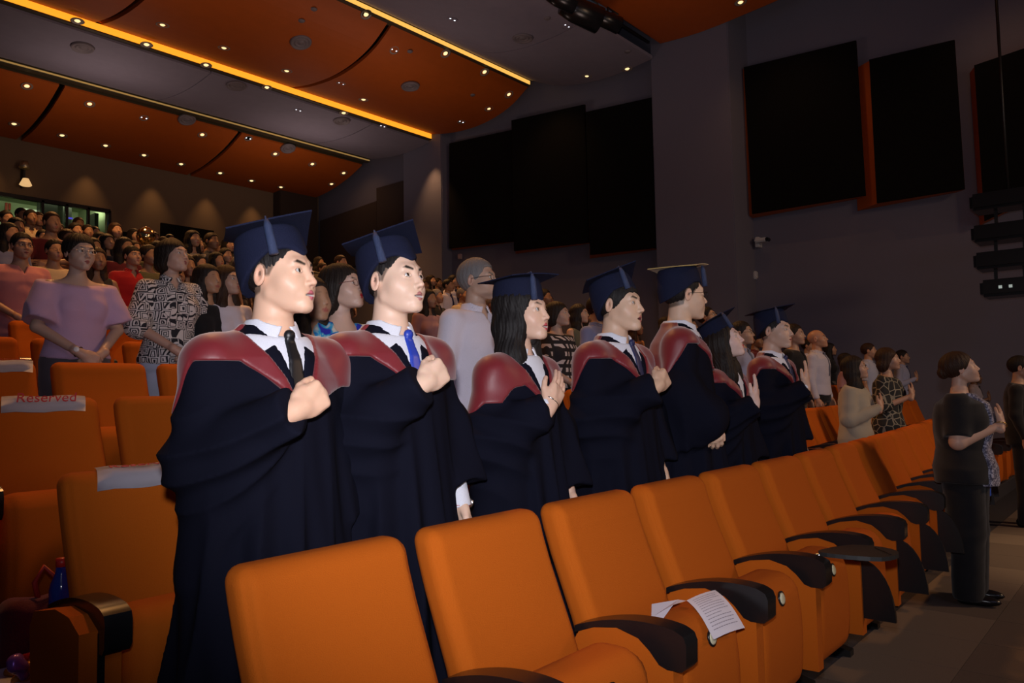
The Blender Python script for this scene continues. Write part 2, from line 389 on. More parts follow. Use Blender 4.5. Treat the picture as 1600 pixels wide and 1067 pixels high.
def skin_material():
    m = bpy.data.materials.new('skin'); m.use_nodes = True; nt = m.node_tree; b = nt.nodes['Principled BSDF']
    a = nt.nodes.new('ShaderNodeAttribute'); a.attribute_name = 'Col'
    oi = nt.nodes.new('ShaderNodeObjectInfo'); mx = nt.nodes.new('ShaderNodeMix'); mx.data_type = 'RGBA'; mx.blend_type = 'MULTIPLY'; mx.inputs['Factor'].default_value = 1
    nt.links.new(a.outputs['Color'], mx.inputs[6]); nt.links.new(oi.outputs['Color'], mx.inputs[7]); nt.links.new(mx.outputs[2], b.inputs['Base Color'])
    b.inputs['Roughness'].default_value = .48; b.inputs['Specular IOR Level'].default_value = .45
    b.inputs['Subsurface Weight'].default_value = .10; b.inputs['Subsurface Radius'].default_value = (.010, .004, .002); b.inputs['Subsurface Scale'].default_value = .5
    n = nt.nodes.new('ShaderNodeTexNoise'); n.inputs['Scale'].default_value = 260; bp = nt.nodes.new('ShaderNodeBump'); bp.inputs['Strength'].default_value = .12; bp.inputs['Distance'].default_value = .001
    tc = nt.nodes.new('ShaderNodeTexCoord'); nt.links.new(tc.outputs['Object'], n.inputs['Vector'])
    nt.links.new(n.outputs['Fac'], bp.inputs['Height']); nt.links.new(bp.outputs[0], b.inputs['Normal'])
    return m
SKIN = skin_material()
def eye_material():
    m = bpy.data.materials.new('eye'); m.use_nodes = True; nt = m.node_tree; b = nt.nodes['Principled BSDF']
    a = nt.nodes.new('ShaderNodeAttribute'); a.attribute_name = 'Col'; nt.links.new(a.outputs['Color'], b.inputs['Base Color']); b.inputs['Roughness'].default_value = .12
    return m
EYE = eye_material()
def hair_mat(name, col):
    if name in MATS: return MATS[name]
    m = bpy.data.materials.new(name); m.use_nodes = True; nt = m.node_tree; b = nt.nodes['Principled BSDF']
    b.inputs['Base Color'].default_value = (*col, 1); b.inputs['Roughness'].default_value = .55; b.inputs['Specular IOR Level'].default_value = .22
    tc = nt.nodes.new('ShaderNodeTexCoord'); mp = nt.nodes.new('ShaderNodeMapping'); mp.inputs['Scale'].default_value = (340, 340, 22)
    n = nt.nodes.new('ShaderNodeTexNoise'); n.inputs['Scale'].default_value = 1.; n.inputs['Detail'].default_value = 3
    bp = nt.nodes.new('ShaderNodeBump'); bp.inputs['Strength'].default_value = .8; bp.inputs['Distance'].default_value = .003
    nt.links.new(tc.outputs['Object'], mp.inputs[0]); nt.links.new(mp.outputs[0], n.inputs['Vector']); nt.links.new(n.outputs['Fac'], bp.inputs['Height']); nt.links.new(bp.outputs[0], b.inputs['Normal'])
    MATS[name] = m; return m
BLACKH = hair_mat('black_hair', (.011, .009, .009)); BROWNH = hair_mat('brown_hair', (.030, .014, .008)); GREYH = hair_mat('grey_hair', (.16, .15, .15)); DARKB = hair_mat('dark_brown_hair', (.014, .009, .007)); STUBH = hair_mat('clipped_hair', (.10, .08, .075))
def pattern(name, kind, c0, c1, scale=20., c2=None):
    """printed cloth: squares within squares, a loose grid, a cell net or a marbled floral"""
    if name in MATS: return MATS[name]
    m = bpy.data.materials.new(name); m.use_nodes = True; nt = m.node_tree; b = nt.nodes['Principled BSDF']; b.inputs['Roughness'].default_value = .85
    tc = nt.nodes.new('ShaderNodeTexCoord'); N = nt.nodes.new; L = nt.links.new
    def math_(op, a, bb=None):
        q = N('ShaderNodeMath'); q.operation = op
        for i, v in enumerate((a, bb)):
            if v is None: continue
            if isinstance(v, (int, float)): q.inputs[i].default_value = v
            else: L(v, q.inputs[i])
        return q.outputs[0]
    if kind == 'spiral':
        v = N('ShaderNodeTexVoronoi'); v.distance = 'CHEBYCHEV'; v.inputs['Scale'].default_value = scale; v.inputs['Randomness'].default_value = .55; L(tc.outputs['Object'], v.inputs['Vector'])
        s = math_('SINE', math_('MULTIPLY', v.outputs['Distance'], 34.)); fac = math_('GREATER_THAN', s, -.1)
    elif kind == 'cells':
        v = N('ShaderNodeTexVoronoi'); v.feature = 'DISTANCE_TO_EDGE'; v.inputs['Scale'].default_value = scale; v.inputs['Randomness'].default_value = .7; L(tc.outputs['Object'], v.inputs['Vector'])
        fac = math_('LESS_THAN', v.outputs['Distance'], .055)
    elif kind == 'grid':
        sp = N('ShaderNodeSeparateXYZ'); L(tc.outputs['Object'], sp.inputs[0])
        a = math_('GREATER_THAN', math_('SINE', math_('MULTIPLY', math_('ADD', sp.outputs[0], sp.outputs[1]), scale*5)), .0)
        c = math_('GREATER_THAN', math_('SINE', math_('MULTIPLY', sp.outputs[2], scale*4)), -.1)
        fac = math_('MULTIPLY', a, c)
    elif kind == 'stripes':
        sp = N('ShaderNodeSeparateXYZ'); L(tc.outputs['Object'], sp.inputs[0])
        fac = math_('GREATER_THAN', math_('SINE', math_('MULTIPLY', sp.outputs[2], scale*6)), .6)
    else:
        n = N('ShaderNodeTexNoise'); n.inputs['Scale'].default_value = scale; n.inputs['Distortion'].default_value = 2.2; L(tc.outputs['Object'], n.inputs['Vector'])
        fac = n.outputs['Fac']
    r = N('ShaderNodeValToRGB'); r.color_ramp.elements[0].color = (*c0, 1); r.color_ramp.elements[1].color = (*c1, 1)
    if kind == 'floral':
        r.color_ramp.elements[0].position = .42; r.color_ramp.elements[1].position = .62
        e = r.color_ramp.elements.new(.52); e.color = (*(c2 or c1), 1)
    L(fac, r.inputs[0]); L(r.outputs[0], b.inputs['Base Color'])
    MATS[name] = m; return m
# ---------------------------------------------------------------- scene helpers
def obj(name, me, m, parent=None, loc=None):
    o = bpy.data.objects.new(name, me); C.objects.link(o)
    if m is not None:
        if len(me.materials) == 0: me.materials.append(m)
        if me.materials[0] != m:
            o.material_slots[0].link = 'OBJECT'; o.material_slots[0].material = m
    if parent is not None: o.parent = parent
    if loc is not None: o.location = loc
    return o
def thing(name, label, cat, loc=(0, 0, 0), rz=0., group=None):
    o = bpy.data.objects.new(name, None); C.objects.link(o); o.location = loc; o.rotation_euler = (0, 0, rz); o.empty_display_size = .1
    o['label'] = label; o['category'] = cat
    if group: o['group'] = group
    return o
def tag(o, label, cat, group=None):
    o['label'] = label; o['category'] = cat
    if group: o['group'] = group
    return o
def struct(name, me, m, parent=None):
    o = obj(name, me, m, parent)
    if parent is None: o['kind'] = 'structure'
    return o
def copy_tree(o, parent=None):
    c = o.copy(); C.objects.link(c); c.parent = parent
    for ch in o.children: copy_tree(ch, c)
    return c
def bm_mesh(bm, smooth=False, name='m'):
    me = bpy.data.meshes.new(name); bmesh.ops.recalc_face_normals(bm, faces=bm.faces); bm.to_mesh(me); bm.free()
    if smooth:
        for p in me.polygons: p.use_smooth = True
    return me
def box(x0, x1, y0, y1, z0, z1, bev=0., seg=2):
    bm = bmesh.new(); bmesh.ops.create_cube(bm, size=1.)
    for v in bm.verts: v.co = Vector(((x0+x1)/2+v.co.x*(x1-x0), (y0+y1)/2+v.co.y*(y1-y0), (z0+z1)/2+v.co.z*(z1-z0)))
    if bev: bmesh.ops.bevel(bm, geom=bm.edges[:], offset=bev, segments=seg, affect='EDGES')
    return bm_mesh(bm)
def prism(pts, ext, bev=0.):
    """closed outline (3-D points) pushed along ext"""
    bm = bmesh.new(); ext = Vector(ext)
    a = [bm.verts.new(Vector(p)) for p in pts]; b = [bm.verts.new(Vector(p)+ext) for p in pts]
    bm.faces.new(a); bm.faces.new(b[::-1]); n = len(a)
    for i in range(n): bm.faces.new((a[i], b[i], b[(i+1) % n], a[(i+1) % n]))
    if bev: bmesh.ops.bevel(bm, geom=[e for e in bm.edges if e.calc_face_angle(0) > .6], offset=bev, segments=2, affect='EDGES')
    return bm_mesh(bm)
def tube(pts, r, seg=8, closed=False):
    pts = [Vector(p) for p in pts]; n = len(pts); bm = bmesh.new(); rings = []
    for i, p in enumerate(pts):
        d = (pts[(i+1) % n]-pts[i-1]) if closed else (pts[min(i+1, n-1)]-pts[max(i-1, 0)])
        d.normalize(); u = d.orthogonal() if i == 0 else (u-d*u.dot(d)); u.normalize(); w = d.cross(u)
        rr = r[i] if isinstance(r, (list, tuple)) else r
        rings.append([bm.verts.new(p+(u*cos(2*pi*k/seg)+w*sin(2*pi*k/seg))*rr) for k in range(seg)])
    for i in range(n if closed else n-1):
        A, B = rings[i], rings[(i+1) % n]
        for k in range(seg): bm.faces.new((A[k], A[(k+1) % seg], B[(k+1) % seg], B[k]))
    if not closed: bm.faces.new(rings[0]); bm.faces.new(rings[-1][::-1])
    return bm_mesh(bm, True)
def lathe(prof, seg=20):
    bm = bmesh.new(); rings = []
    for r, z in prof: rings.append([bm.verts.new((r*cos(2*pi*k/seg), r*sin(2*pi*k/seg), z)) for k in range(seg)])
    for A, B in zip(rings, rings[1:]):
        for k in range(seg): bm.faces.new((A[k], A[(k+1) % seg], B[(k+1) % seg], B[k]))
    bm.faces.new(rings[0]); bm.faces.new(rings[-1])
    return bm_mesh(bm, True)
def text_mesh(s, size, ext=.0006):
    cu = bpy.data.curves.new('t', 'FONT'); cu.body = s; cu.size = size; cu.extrude = ext; cu.align_x = 'CENTER'; cu.align_y = 'CENTER'; cu.resolution_u = 3; cu.shear = .25
    o = bpy.data.objects.new('t', cu); C.objects.link(o); bpy.context.view_layer.update()
    me = bpy.data.meshes.new_from_object(o.evaluated_get(bpy.context.evaluated_depsgraph_get())); bpy.data.objects.remove(o); return me
# ---------------------------------------------------------------- the hall
WALLC = mat('wall_fabric', (.170, .165, .215), .9, bump=.5, bscale=120, spec=.15)
WALLB = mat('wall_back_fabric', (.20, .135, .085), .9, bump=.5, bscale=120, spec=.15)
BLACKF = mat('black_felt', (.006, .006, .006), .95, bump=.4, bscale=300, spec=.1)
OREM = mat('orange_laminate', (.48, .10, .010), .6, bscale=6)
CEILO = mat('orange_ceiling_board', (.47, .092, .004), .62, bscale=5)
CEILG = mat('grey_ceiling_board', (.25, .225, .28), .75, bscale=5)
DARK = mat('dark_void', (.01, .01, .01), .95)
CARPET = mat('carpet_dark', (.055, .052, .060), .97, bump=.8, bscale=260, spec=.1)
CARPB = mat('carpet_brown', (.125, .098, .082), .97, bump=.8, bscale=230, spec=.1)
CARPB2 = mat('carpet_brown_light', (.165, .130, .105), .97, bump=.8, bscale=230, spec=.1)
WHITEP = mat('white_plastic', (.55, .55, .55), .5); METALD = mat('dark_metal', (.03, .03, .03), .4, .6)
BLACKP = mat('black_plastic', (.008, .008, .009), .27, spec=.5)
def tier(n): return (0, 0, .146, .373, .56, .75)[n] if n < 6 else .75+.19*(n-5)
def front_y(n): return 1.5+.95*(n-1)      # top front edge of the backs of row n
def curve_y(s): return .04*max(0., min(s, 9.)-4)**1.4
def curve_a(s): return atan(.056*(s-4)**.4) if 4 < s < 9 else 0.
SW = 14.2
fl = struct('floor', box(-6, SW, -9, 1.63, -.2, -.006), CARPET)
# carpet tiles in front of the first row, each a tile of its own
rt = random.Random(3)
tl = box(-.2485, .2485, -.2485, .2485, -.006, .0)
for i in range(24):
    for j in range(14):
        x, y = 1.5+.5*i, -5.4+.5*j
        if y > 1.45 or (x < 2.5 and y < 0): continue
        u = proj_x = (RT@np.array([x, y, -CAM_H]))/max(.1, FW@np.array([x, y, -CAM_H]))
        if not (.2 < u < .95): continue
        t = obj('carpet_tile', tl, CARPB if rt.random() < .6 else CARPB2, fl); t.location = (x, y, 0)
for n in range(2, 19):
    y0 = 1.63+.95*(n-2); y1 = y0+.95 if n < 18 else 20.1
    struct('floor', box(-6, SW, y0, y1, -.2, tier(n), .01, 1), CARPET)
# side wall with its pilasters
wr = struct('wall_right', box(SW, SW+.3, 7.9, 20.4, 0, 9.8), WALLC)
struct('wall_right', box(14.75, 15.05, -9, 6.25, 0, 9.8), WALLC)
struct('trim_1', box(13.85, 15.05, 6.2, 7.92, 0, 9.6, .02), WALLC)
struct('trim_2', box(13.85, 14.25, 14.2, 15.7, 0, 9.6, .02), WALLC)
# back wall with the control-room window
YB = 20.1
a0 = at(-90, 300, 1, YB); a1 = at(172, 331, 1, YB); a2 = at(172, 376, 1, YB)
WX0, WX1, WZ0, WZ1 = a0[0], a1[0], a2[2], a1[2]+.02
bw = struct('wall_back', box(WX1, 14.5, YB, YB+.3, 0, 9.8), WALLB)
struct('wall_back', box(-6, WX0, YB, YB+.3, 0, 9.8), WALLB)
struct('wall_back', box(WX0, WX1, YB, YB+.3, 0, WZ0), WALLB)
struct('wall_back', box(WX0, WX1, YB, YB+.3, WZ1, 9.8), WALLB)
win = bpy.data.objects.new('window_1', None); C.objects.link(win); win['kind'] = 'structure'; win.location = (WX0, YB, WZ0)
def wpart(name, me, m):
    o = obj(name, me, m, win); o.location = (-WX0, -YB, -WZ0); return o
wpart('window_frame', box(WX0, WX1, YB-.03, YB+.05, WZ1-.05, WZ1+.04), BLACKP)
wpart('window_frame', box(WX0, WX1, YB-.03, YB+.05, WZ0-.04, WZ0+.03), BLACKP)
glass = bpy.data.materials.new('booth_glass'); glass.use_nodes = True
_b = glass.node_tree.nodes['Principled BSDF']; _b.inputs['Transmission Weight'].default_value = 1; _b.inputs['Roughness'].default_value = 0; _b.inputs['IOR'].default_value = 1.02; _b.inputs['Base Color'].default_value = (.75, .85, .75, 1)
mx = [WX0]+[at(x, 340, 1, YB)[0] for x in (-25, 66, 104, 138, 171)]
for i, x in enumerate(mx):
    wpart('mullion', box(x-.03, x+.03, YB-.03, YB+.06, WZ0, WZ1), BLACKP)
    if i: wpart('pane', box(mx[i-1]+.03, x-.03, YB+.01, YB+.02, WZ0+.03, WZ1-.05), glass)
# control room behind the glass
BOOTH = mat('booth_wall_pale_green', (.45, .50, .36), .8)
cr = thing('control_room', 'lit pale green control room with dark equipment racks behind the rear window', 'room', (WX0, YB+.3, WZ0-1))
def cpart(name, me, m): o = obj(name, me, m, cr); o.location = (-WX0, -YB-.3, 1-WZ0); return o
cpart('rear_wall', box(WX0-.5, WX1+.4, 23, 23.1, WZ0-1, WZ1+.6), BOOTH)
cpart('side_wall', box(WX1+.3, WX1+.4, YB+.3, 23, WZ0-1, WZ1+.6), BOOTH)
cpart('booth_ceiling', box(WX0-.5, WX1+.4, YB+.3, 23.1, WZ1+.5, WZ1+.6), BOOTH)
cpart('booth_floor', box(WX0-.5, WX1+.4, YB+.3, 23.1, WZ0-1.1, WZ0-1), DARK)
for xa, xb, y, h in ((34, 55, 22.2, .9), (68, 90, 21.4, 1.3), (98, 112, 21.6, 1.2), (148, 154, 21.2, .9)):
    p, q = at(xa, 340, 1, y)[0], at(xb, 340, 1, y)[0]
    cpart('equipment_rack', box(p, q, y, y+.5, WZ0-1, WZ0+h), METALD)
for xa in (8, 13):
    p = at(xa, 320, 1, 22.8); cpart('red_strap', box(p[0]-.02, p[0]+.03, 22.7, 22.75, p[2]-.15, WZ1+.4), mat('red_strap', (.35, .03, .02)))
p = at(45, 330, 1, 21.9); cpart('monitor', box(p[0]-.2, p[0]+.22, 21.9, 21.98, p[2]-.06, p[2]+.06), mat('monitor_glow', (.1, .1, .1), emit=(.8, .9, .6), es=.6))
p = at(110, 341, 1, 21.3); cpart('indicator_lamp', box(p[0]-.05, p[0]+.05, 21.28, 21.3, p[2]-.02, p[2]+.02), mat('blue_glow', (.1, .1, .1), emit=(.1, .08, .9), es=.8))
lamp('AREA', 'control_room_lamp', ((WX0+WX1)/2+.8, 21.5, WZ1+.45), ((WX0+WX1)/2+.8, 21.9, WZ0), 45, (.92, 1., .62), shape='RECTANGLE', size=2.5, size_y=.6)
# dark recesses in the back wall
p = at(250, 348, 1, YB); q = at(333, 380, 1, YB)
tag(obj('door_opening', box(p[0], q[0], YB-.05, YB-.004, q[2]-.6, p[2], .01), BLACKF), 'black curtained opening in the middle of the brown rear wall', 'opening')
p = at(178, 360, 1, YB); q = at(212, 380, 1, YB)
tag(obj('wall_recess', box(p[0], q[0], YB-.05, YB-.004, q[2]-.6, p[2], .01), BLACKF), 'low black recess in the rear wall beside the control-room window', 'opening')
p = at(435, 303, 1, YB-.3); q = at(500, 400, 1, YB-.3)
tag(obj('dark_partition', box(p[0], 13.9, YB-.4, YB-.02, 3., p[2]+.15, .02), mat('dark_brown_felt', (.045, .028, .02), .95)), 'dark brown partition in the far rear corner of the hall', 'partition')
# ceiling: boards hung in bands
BANDS = {'A': [(17.45, 7.97), (18.1, 7.72), (18.8, 7.55), (19.4, 7.46), (20.08, 7.42)],
         'B': [(14.62, 8.0), (15.4, 7.93), (16.2, 7.95), (17.0, 8.06)],
         'C': [(11.2, 8.57), (11.7, 8.27), (12.3, 8.09), (13.0, 8.02), (13.8, 8.07), (14.5, 8.2)],
         'D': [(7.85, 8.24), (8.7, 8.16), (9.6, 8.2), (10.4, 8.38), (11.15, 8.72)],
         'E': [(-4., 10.6), (0, 9.6), (2.5, 9.0), (4.6, 8.62), (5.8, 8.5), (6.8, 8.45), (7.65, 8.5)]}
def on_band(px, py, band):
    r = RT*(px-800)/FPX+FW-UP*(py-533.5)/FPX
    pr = BANDS[band]; best = None
    for (y0, z0), (y1, z1) in zip(pr, pr[1:]):
        # CAM_H + t rz = z0 + (t ry - y0) k
        k = (z1-z0)/(y1-y0); den = r[2]-k*r[1]
        t = (z0-k*y0-CAM_H)/den; y = t*r[1]
        if t <= 0: continue
        miss = max(y0-y, y-y1, 0)
        if best is None or miss < best[0]-1e-6: best = (miss, np.array([t*r[0], y, CAM_H+t*r[2]]), Vector((0, -k, 1)).normalized())
    if best[0] > .05: print('off band', px, py, band, round(best[0], 2), best[1])
    return best[1], best[2]
ceil = bpy.data.objects.new('ceiling', None); C.objects.link(ceil); ceil['kind'] = 'structure'
def band_panel(name, pr, x0, x1, m, th=.07):
    bm = bmesh.new(); lo = [[bm.verts.new((x, y, z+dz)) for (y, z) in pr] for x in (x0, x1) for dz in (0, th)]
    a, b, c, d = lo
    for i in range(len(pr)-1):
        for p, q in ((a, c), (b, d), (a, b), (c, d)): bm.faces.new((p[i], p[i+1], q[i+1], q[i]))
    for e in (0, -1): bm.faces.new((a[e], b[e], d[e], c[e]))
    return obj(name, bm_mesh(bm), m, ceil)
def fine(pr):
    """smooth the profile"""
    out = []
    P = [pr[0]]+pr+[pr[-1]]
    for i in range(1, len(P)-2):
        for t in (0, .25, .5, .75):
            f = lambda k: .5*((2*P[i][k])+(-P[i-1][k]+P[i+1][k])*t+(2*P[i-1][k]-5*P[i][k]+4*P[i+1][k]-P[i+2][k])*t*t+(-P[i-1][k]+3*P[i][k]-3*P[i+1][k]+P[i+2][k])*t**3)
            out.append((f(0), f(1)))
    return out+[pr[-1]]
JO = {'A': [-1.0, on_band(82, 160, 'A')[0][0], on_band(345, 240, 'A')[0][0]], 'B': [.4, on_band(338, 108, 'B')[0][0], on_band(560, 205, 'B')[0][0]],
      'C': [-1., on_band(200, 14, 'C')[0][0], on_band(560, 95, 'C')[0][0]], 'D': [-2.5, 3.2, on_band(830, 70, 'D')[0][0]], 'E': [-3, 2.5, 8.0]}
for bnd, js in JO.items():
    js = js+[13.82]; gap = .11 if bnd in 'AC' else .025
    for a, b in zip(js, js[1:]):
        band_panel('ceiling_panel', fine(BANDS[bnd]), a+gap/2, b-(gap/2 if b < 13.8 else 0), CEILO if bnd in 'ACE' else CEILG)
obj('upper_ceiling', box(-6, 15, -9, 20.4, 10.9, 11.), DARK, ceil)
# risers that close the gaps between the bands, and the lit coves
for x in ((-3, 13.8, 17.05, 17.1, 8.05, 9.4), (-3, 13.8, 17.38, 17.42, 8.0, 9.4)):
    obj('riser', box(*x), mat('cove_metal', (.10, .085, .05), .45, .5), ceil)
obj('riser', box(-3, 13.8, 14.52, 14.58, 8.26, 9.4), OREM, ceil)
COVE = mat('cove_glow', (.8, .5, .1), emit=(1., .36, .018), es=1.15); COVE2 = mat('cove_glow_pale', (.8, .5, .1), emit=(1., .52, .10), es=1.0); COVE3 = mat('cove_glow_faint', (.8, .5, .1), emit=(1., .6, .2), es=.22)
def cove(name, a, b, y0, y1, z0, z1, m, lab):
    t = thing(name, lab, 'cove light', ((a+b)/2, y0, z0)); q = obj('glowing_strip', box(a, b, y0, y1, z0, z1), m, t, (-(a+b)/2, -y0, -z0))
    obj('metal_channel', box(a, b, y0+.0, y1+.10, z0-.035, z0-.012), mat('cove_metal', (.10, .085, .05), .45, .5), t, (-(a+b)/2, -y0, -z0))
    return t
cove('cove_light', -1, 13.8, 14.50, 14.56, 8.08, 8.20, COVE, 'long glowing amber light strip between the orange and grey ceiling bands')
cove('cove_light', 6.5, 13.8, 11.12, 11.16, 8.60, 8.68, COVE2, 'short pale yellow light strip at the stage-side edge of the orange ceiling band')
cove('cove_light', -3, 13.8, 17.06, 17.10, 8.02, 8.045, COVE3, 'thin faint light line along the rear grey ceiling band')
# ceiling downlights and round speakers
TRIM = mat('lamp_trim', (.30, .24, .20), .5); BULBW = mat('bulb_warm', (1, .9, .6), emit=(1., .72, .34), es=1.3); BULBC = mat('bulb_cool', (1, 1, 1), emit=(.85, .9, 1.), es=2.4)
dl_ring = lathe([(.105, 0), (.115, -.012), (.095, -.016), (.075, .004), (.075, .0)], 18); dl_bulb = lathe([(.0, .0), (.045, .0), (.050, -.006), (.03, -.022), (.0, -.026)], 12)
def downlight(px, py, bnd, lab, twin=False, k=1.):
    p, n = on_band(px, py, bnd)
    if p is None: print('miss', px, py, bnd); return
    t = thing('downlight', lab, 'ceiling light', tuple(p-np.array([0, 0, .003])), group='recessed downlights in the '+{'A': 'rear orange', 'B': 'rear grey', 'C': 'middle orange', 'D': 'front grey', 'E': 'front orange'}[bnd]+' ceiling band')
    t.rotation_euler = Vector((0, 0, 1)).rotation_difference(n).to_euler()
    if twin:
        for dx in (-.055, .055): b = obj('bulb', dl_bulb, BULBC, t, (dx, 0, 0)); b.scale = (.35, .35, .35)
        r = obj('trim', dl_ring, CEILG if bnd in 'BD' else TRIM, t); r.scale = (.9, .9, .6)
    else:
        obj('trim', dl_ring, TRIM, t); obj('bulb', dl_bulb, BULBW, t)
    t.scale = (k, k, k)
DL = {'A': [(42, 134), (140, 162), (316, 210), (430, 240), (488, 256), (537, 270), (22, 193), (97, 211), (165, 227), (225, 242), (283, 256), (344, 270), (393, 282), (439, 292), (518, 287), (483, 309)],
      'B': [(121, 32), (229, 69), (322, 101), (417, 136), (537, 176)], 'C': [(572, 22), (696, 83), (757, 112), (795, 147), (764, 169), (448, 110), (568, 155), (350, 74), (254, 38)], 'D': [(980, 107), (917, 118)], 'E': [(1157, 3)]}
DT = {'A': [(225, 184), (388, 216)], 'B': [(466, 172), (598, 197)], 'C': [(616, 78), (533, 130), (721, 190)], 'D': [(886, 40), (707, 30), (798, 93), (735, 61)]}
words = {'A': 'rear orange', 'B': 'rear grey', 'C': 'middle orange', 'D': 'front grey', 'E': 'front orange'}
OD = ['leftmost', 'second', 'third', 'fourth', 'fifth', 'sixth', 'seventh', 'eighth', 'ninth', 'tenth', 'eleventh', 'twelfth', 'thirteenth', 'fourteenth', 'fifteenth', 'sixteenth', 'seventeenth']
def where(px, py):
    return ('far left' if px < 130 else 'left' if px < 330 else 'left of centre' if px < 500 else 'centre' if px < 660 else 'right of centre' if px < 800 else 'right')
for b, L in DL.items():
    for i, (x, y) in enumerate(L): downlight(x, y, b, '%s downlight from the left in the %s ceiling band' % (OD[sorted(L).index((x, y))], words[b]), k=1.0)
for b, L in DT.items():
    for x, y in L: downlight(x, y, b, '%s twin pin-sized spotlight from the left in the %s ceiling band' % (OD[sorted(L).index((x, y))], words[b]), True)
sp_rings = lathe([(0, -.035), (.05, -.035), (.06, -.02), (.085, -.02), (.10, -.04), (.115, -.04), (.125, -.02), (.15, -.02), (.165, -.045), (.19, -.045), (.21, 0), (0, 0)], 28)
SPK = mat('speaker_grille', (.20, .17, .18), .6)
for x, y, b, lab in ((129, 73, 'B', 'leftmost round speaker in the rear grey ceiling band'), (369, 133, 'B', 'middle round speaker in the rear grey ceiling band'), (534, 188, 'B', 'rightmost round speaker in the rear grey ceiling band'),
                     (292, 186, 'A', 'left round speaker in the rear orange ceiling band'), (450, 231, 'A', 'right round speaker in the rear orange ceiling band'),
                     (470, 65, 'C', 'left large round speaker in the middle orange ceiling band'), (641, 134, 'C', 'right large round speaker in the middle orange ceiling band'), (817, 58, 'D', 'round speaker in the front grey ceiling band')):
    p, n = on_band(x, y, b)
    t = tag(obj('ceiling_speaker', sp_rings, SPK), lab, 'speaker'); t.location = p; t.rotation_euler = Vector((0, 0, 1)).rotation_difference(n).to_euler()
for x, y, b in ((471, 32, 'C'), (490, 14, 'C'), (738, 148, 'C'), (640, 80, 'C'), (981, 80, 'D'), (855, 28, 'D')):
    p, n = on_band(x, y, b); t = tag(obj('smoke_detector', lathe([(0, -.05), (.05, -.05), (.08, -.02), (.085, 0), (0, 0)], 16), SPK), {471: 'small round detector above the left round speaker of the middle orange band', 490: 'small round detector at the top edge of the middle orange band', 738: 'small round detector at the right end of the middle orange band', 640: 'small round detector above the right round speaker of the middle orange band', 981: 'small round detector at the right end of the front grey band', 855: 'small round detector beside the stage lights on the front grey band'}[x], 'detector'); t.location = p; t.scale = (.8, .8, .6)
# acoustic wall panels: black felt faces on orange returns
def wall_panel(q, lab, s0=13.6, m=BLACKF, back=.35, side=OREM, sw=None):
    """q: photo corners TL TR BR BL of the black face"""
    P = [Vector(at(x, y, 0, s0)) for x, y in q]; s1 = sw or SW
    b = back
    s1 -= .012; dep = s1-s0
    Q = [Vector((s1, P[0].y+b, P[0].z)), Vector((s1, P[1].y+dep*.6, P[1].z)), Vector((s1, P[2].y+dep*.6, P[2].z+.03)), Vector((s1, P[3].y+b, P[3].z-.02))]
    c = Vector((s0, P[3].y, P[3].z)); t = thing('acoustic_panel', lab, 'wall panel', c)
    def face(vs):
        bm = bmesh.new(); bm.faces.new([bm.verts.new(v-c) for v in vs]); return bm_mesh(bm)
    bm = bmesh.new(); a = [bm.verts.new(v-c) for v in P]; bb = [bm.verts.new(v-c+Vector((.05, 0, 0))) for v in P]
    bm.faces.new(a); bm.faces.new(bb[::-1])
    for i in range(4): bm.faces.new((a[i], bb[i], bb[(i+1) % 4], a[(i+1) % 4]))
    obj('felt_face', bm_mesh(bm), m, t)
    bm = bmesh.new(); P2 = [v+Vector((.052, 0, 0)) for v in P]
    a = [bm.verts.new(v-c) for v in P2]; bb = [bm.verts.new(v-c) for v in Q]
    bm.faces.new(a); bm.faces.new(bb[::-1])
    for i in range(4): bm.faces.new((a[i], bb[i], bb[(i+1) % 4], a[(i+1) % 4]))
    obj('orange_return', bm_mesh(bm), side, t)
GREYM = mat('brown_felt', (.05, .033, .026), .95)
wall_panel([(1162, 105), (1337, 63), (1352, 305), (1175, 334)], 'large black felt panel with an orange edge, third from the right on the side wall', 14.42, sw=14.75, back=.36)
wall_panel([(1358, 93), (1491, 62), (1507, 295), (1370, 317)], 'black felt panel with a broad orange left edge, second from the right', 14.42, sw=14.75, back=.42)
wall_panel([(1522, 102), (1660, 55), (1675, 280), (1538, 345)], 'black felt panel cut by the right border of the picture', 14.42, sw=14.75, back=.12)
wall_panel([(915, 175), (1037, 148), (1046, 385), (922, 398)], 'tall black felt panel right of the stepped pair on the side wall', 13.88, back=.22)
wall_panel([(799, 188), (913, 163), (919, 379), (803, 392)], 'black felt panel in the middle of the side wall, right half of the stepped pair', 13.93, back=.16)
wall_panel([(702, 224), (799, 203), (803, 377), (702, 388)], 'black felt panel left half of the stepped pair, beside the lit pilaster', 14.0, back=.05)
wall_panel([(588, 294), (639, 280), (641, 400), (590, 410)], 'small dark brown felt panel left of the lit pilaster', 13.95, m=GREYM, side=GREYM, back=.1)
wall_panel([(500, 345), (588, 314), (590, 410), (500, 425)], 'dark brown felt panel in the rear corner of the side wall', 14.05, m=GREYM, side=GREYM, back=.1)
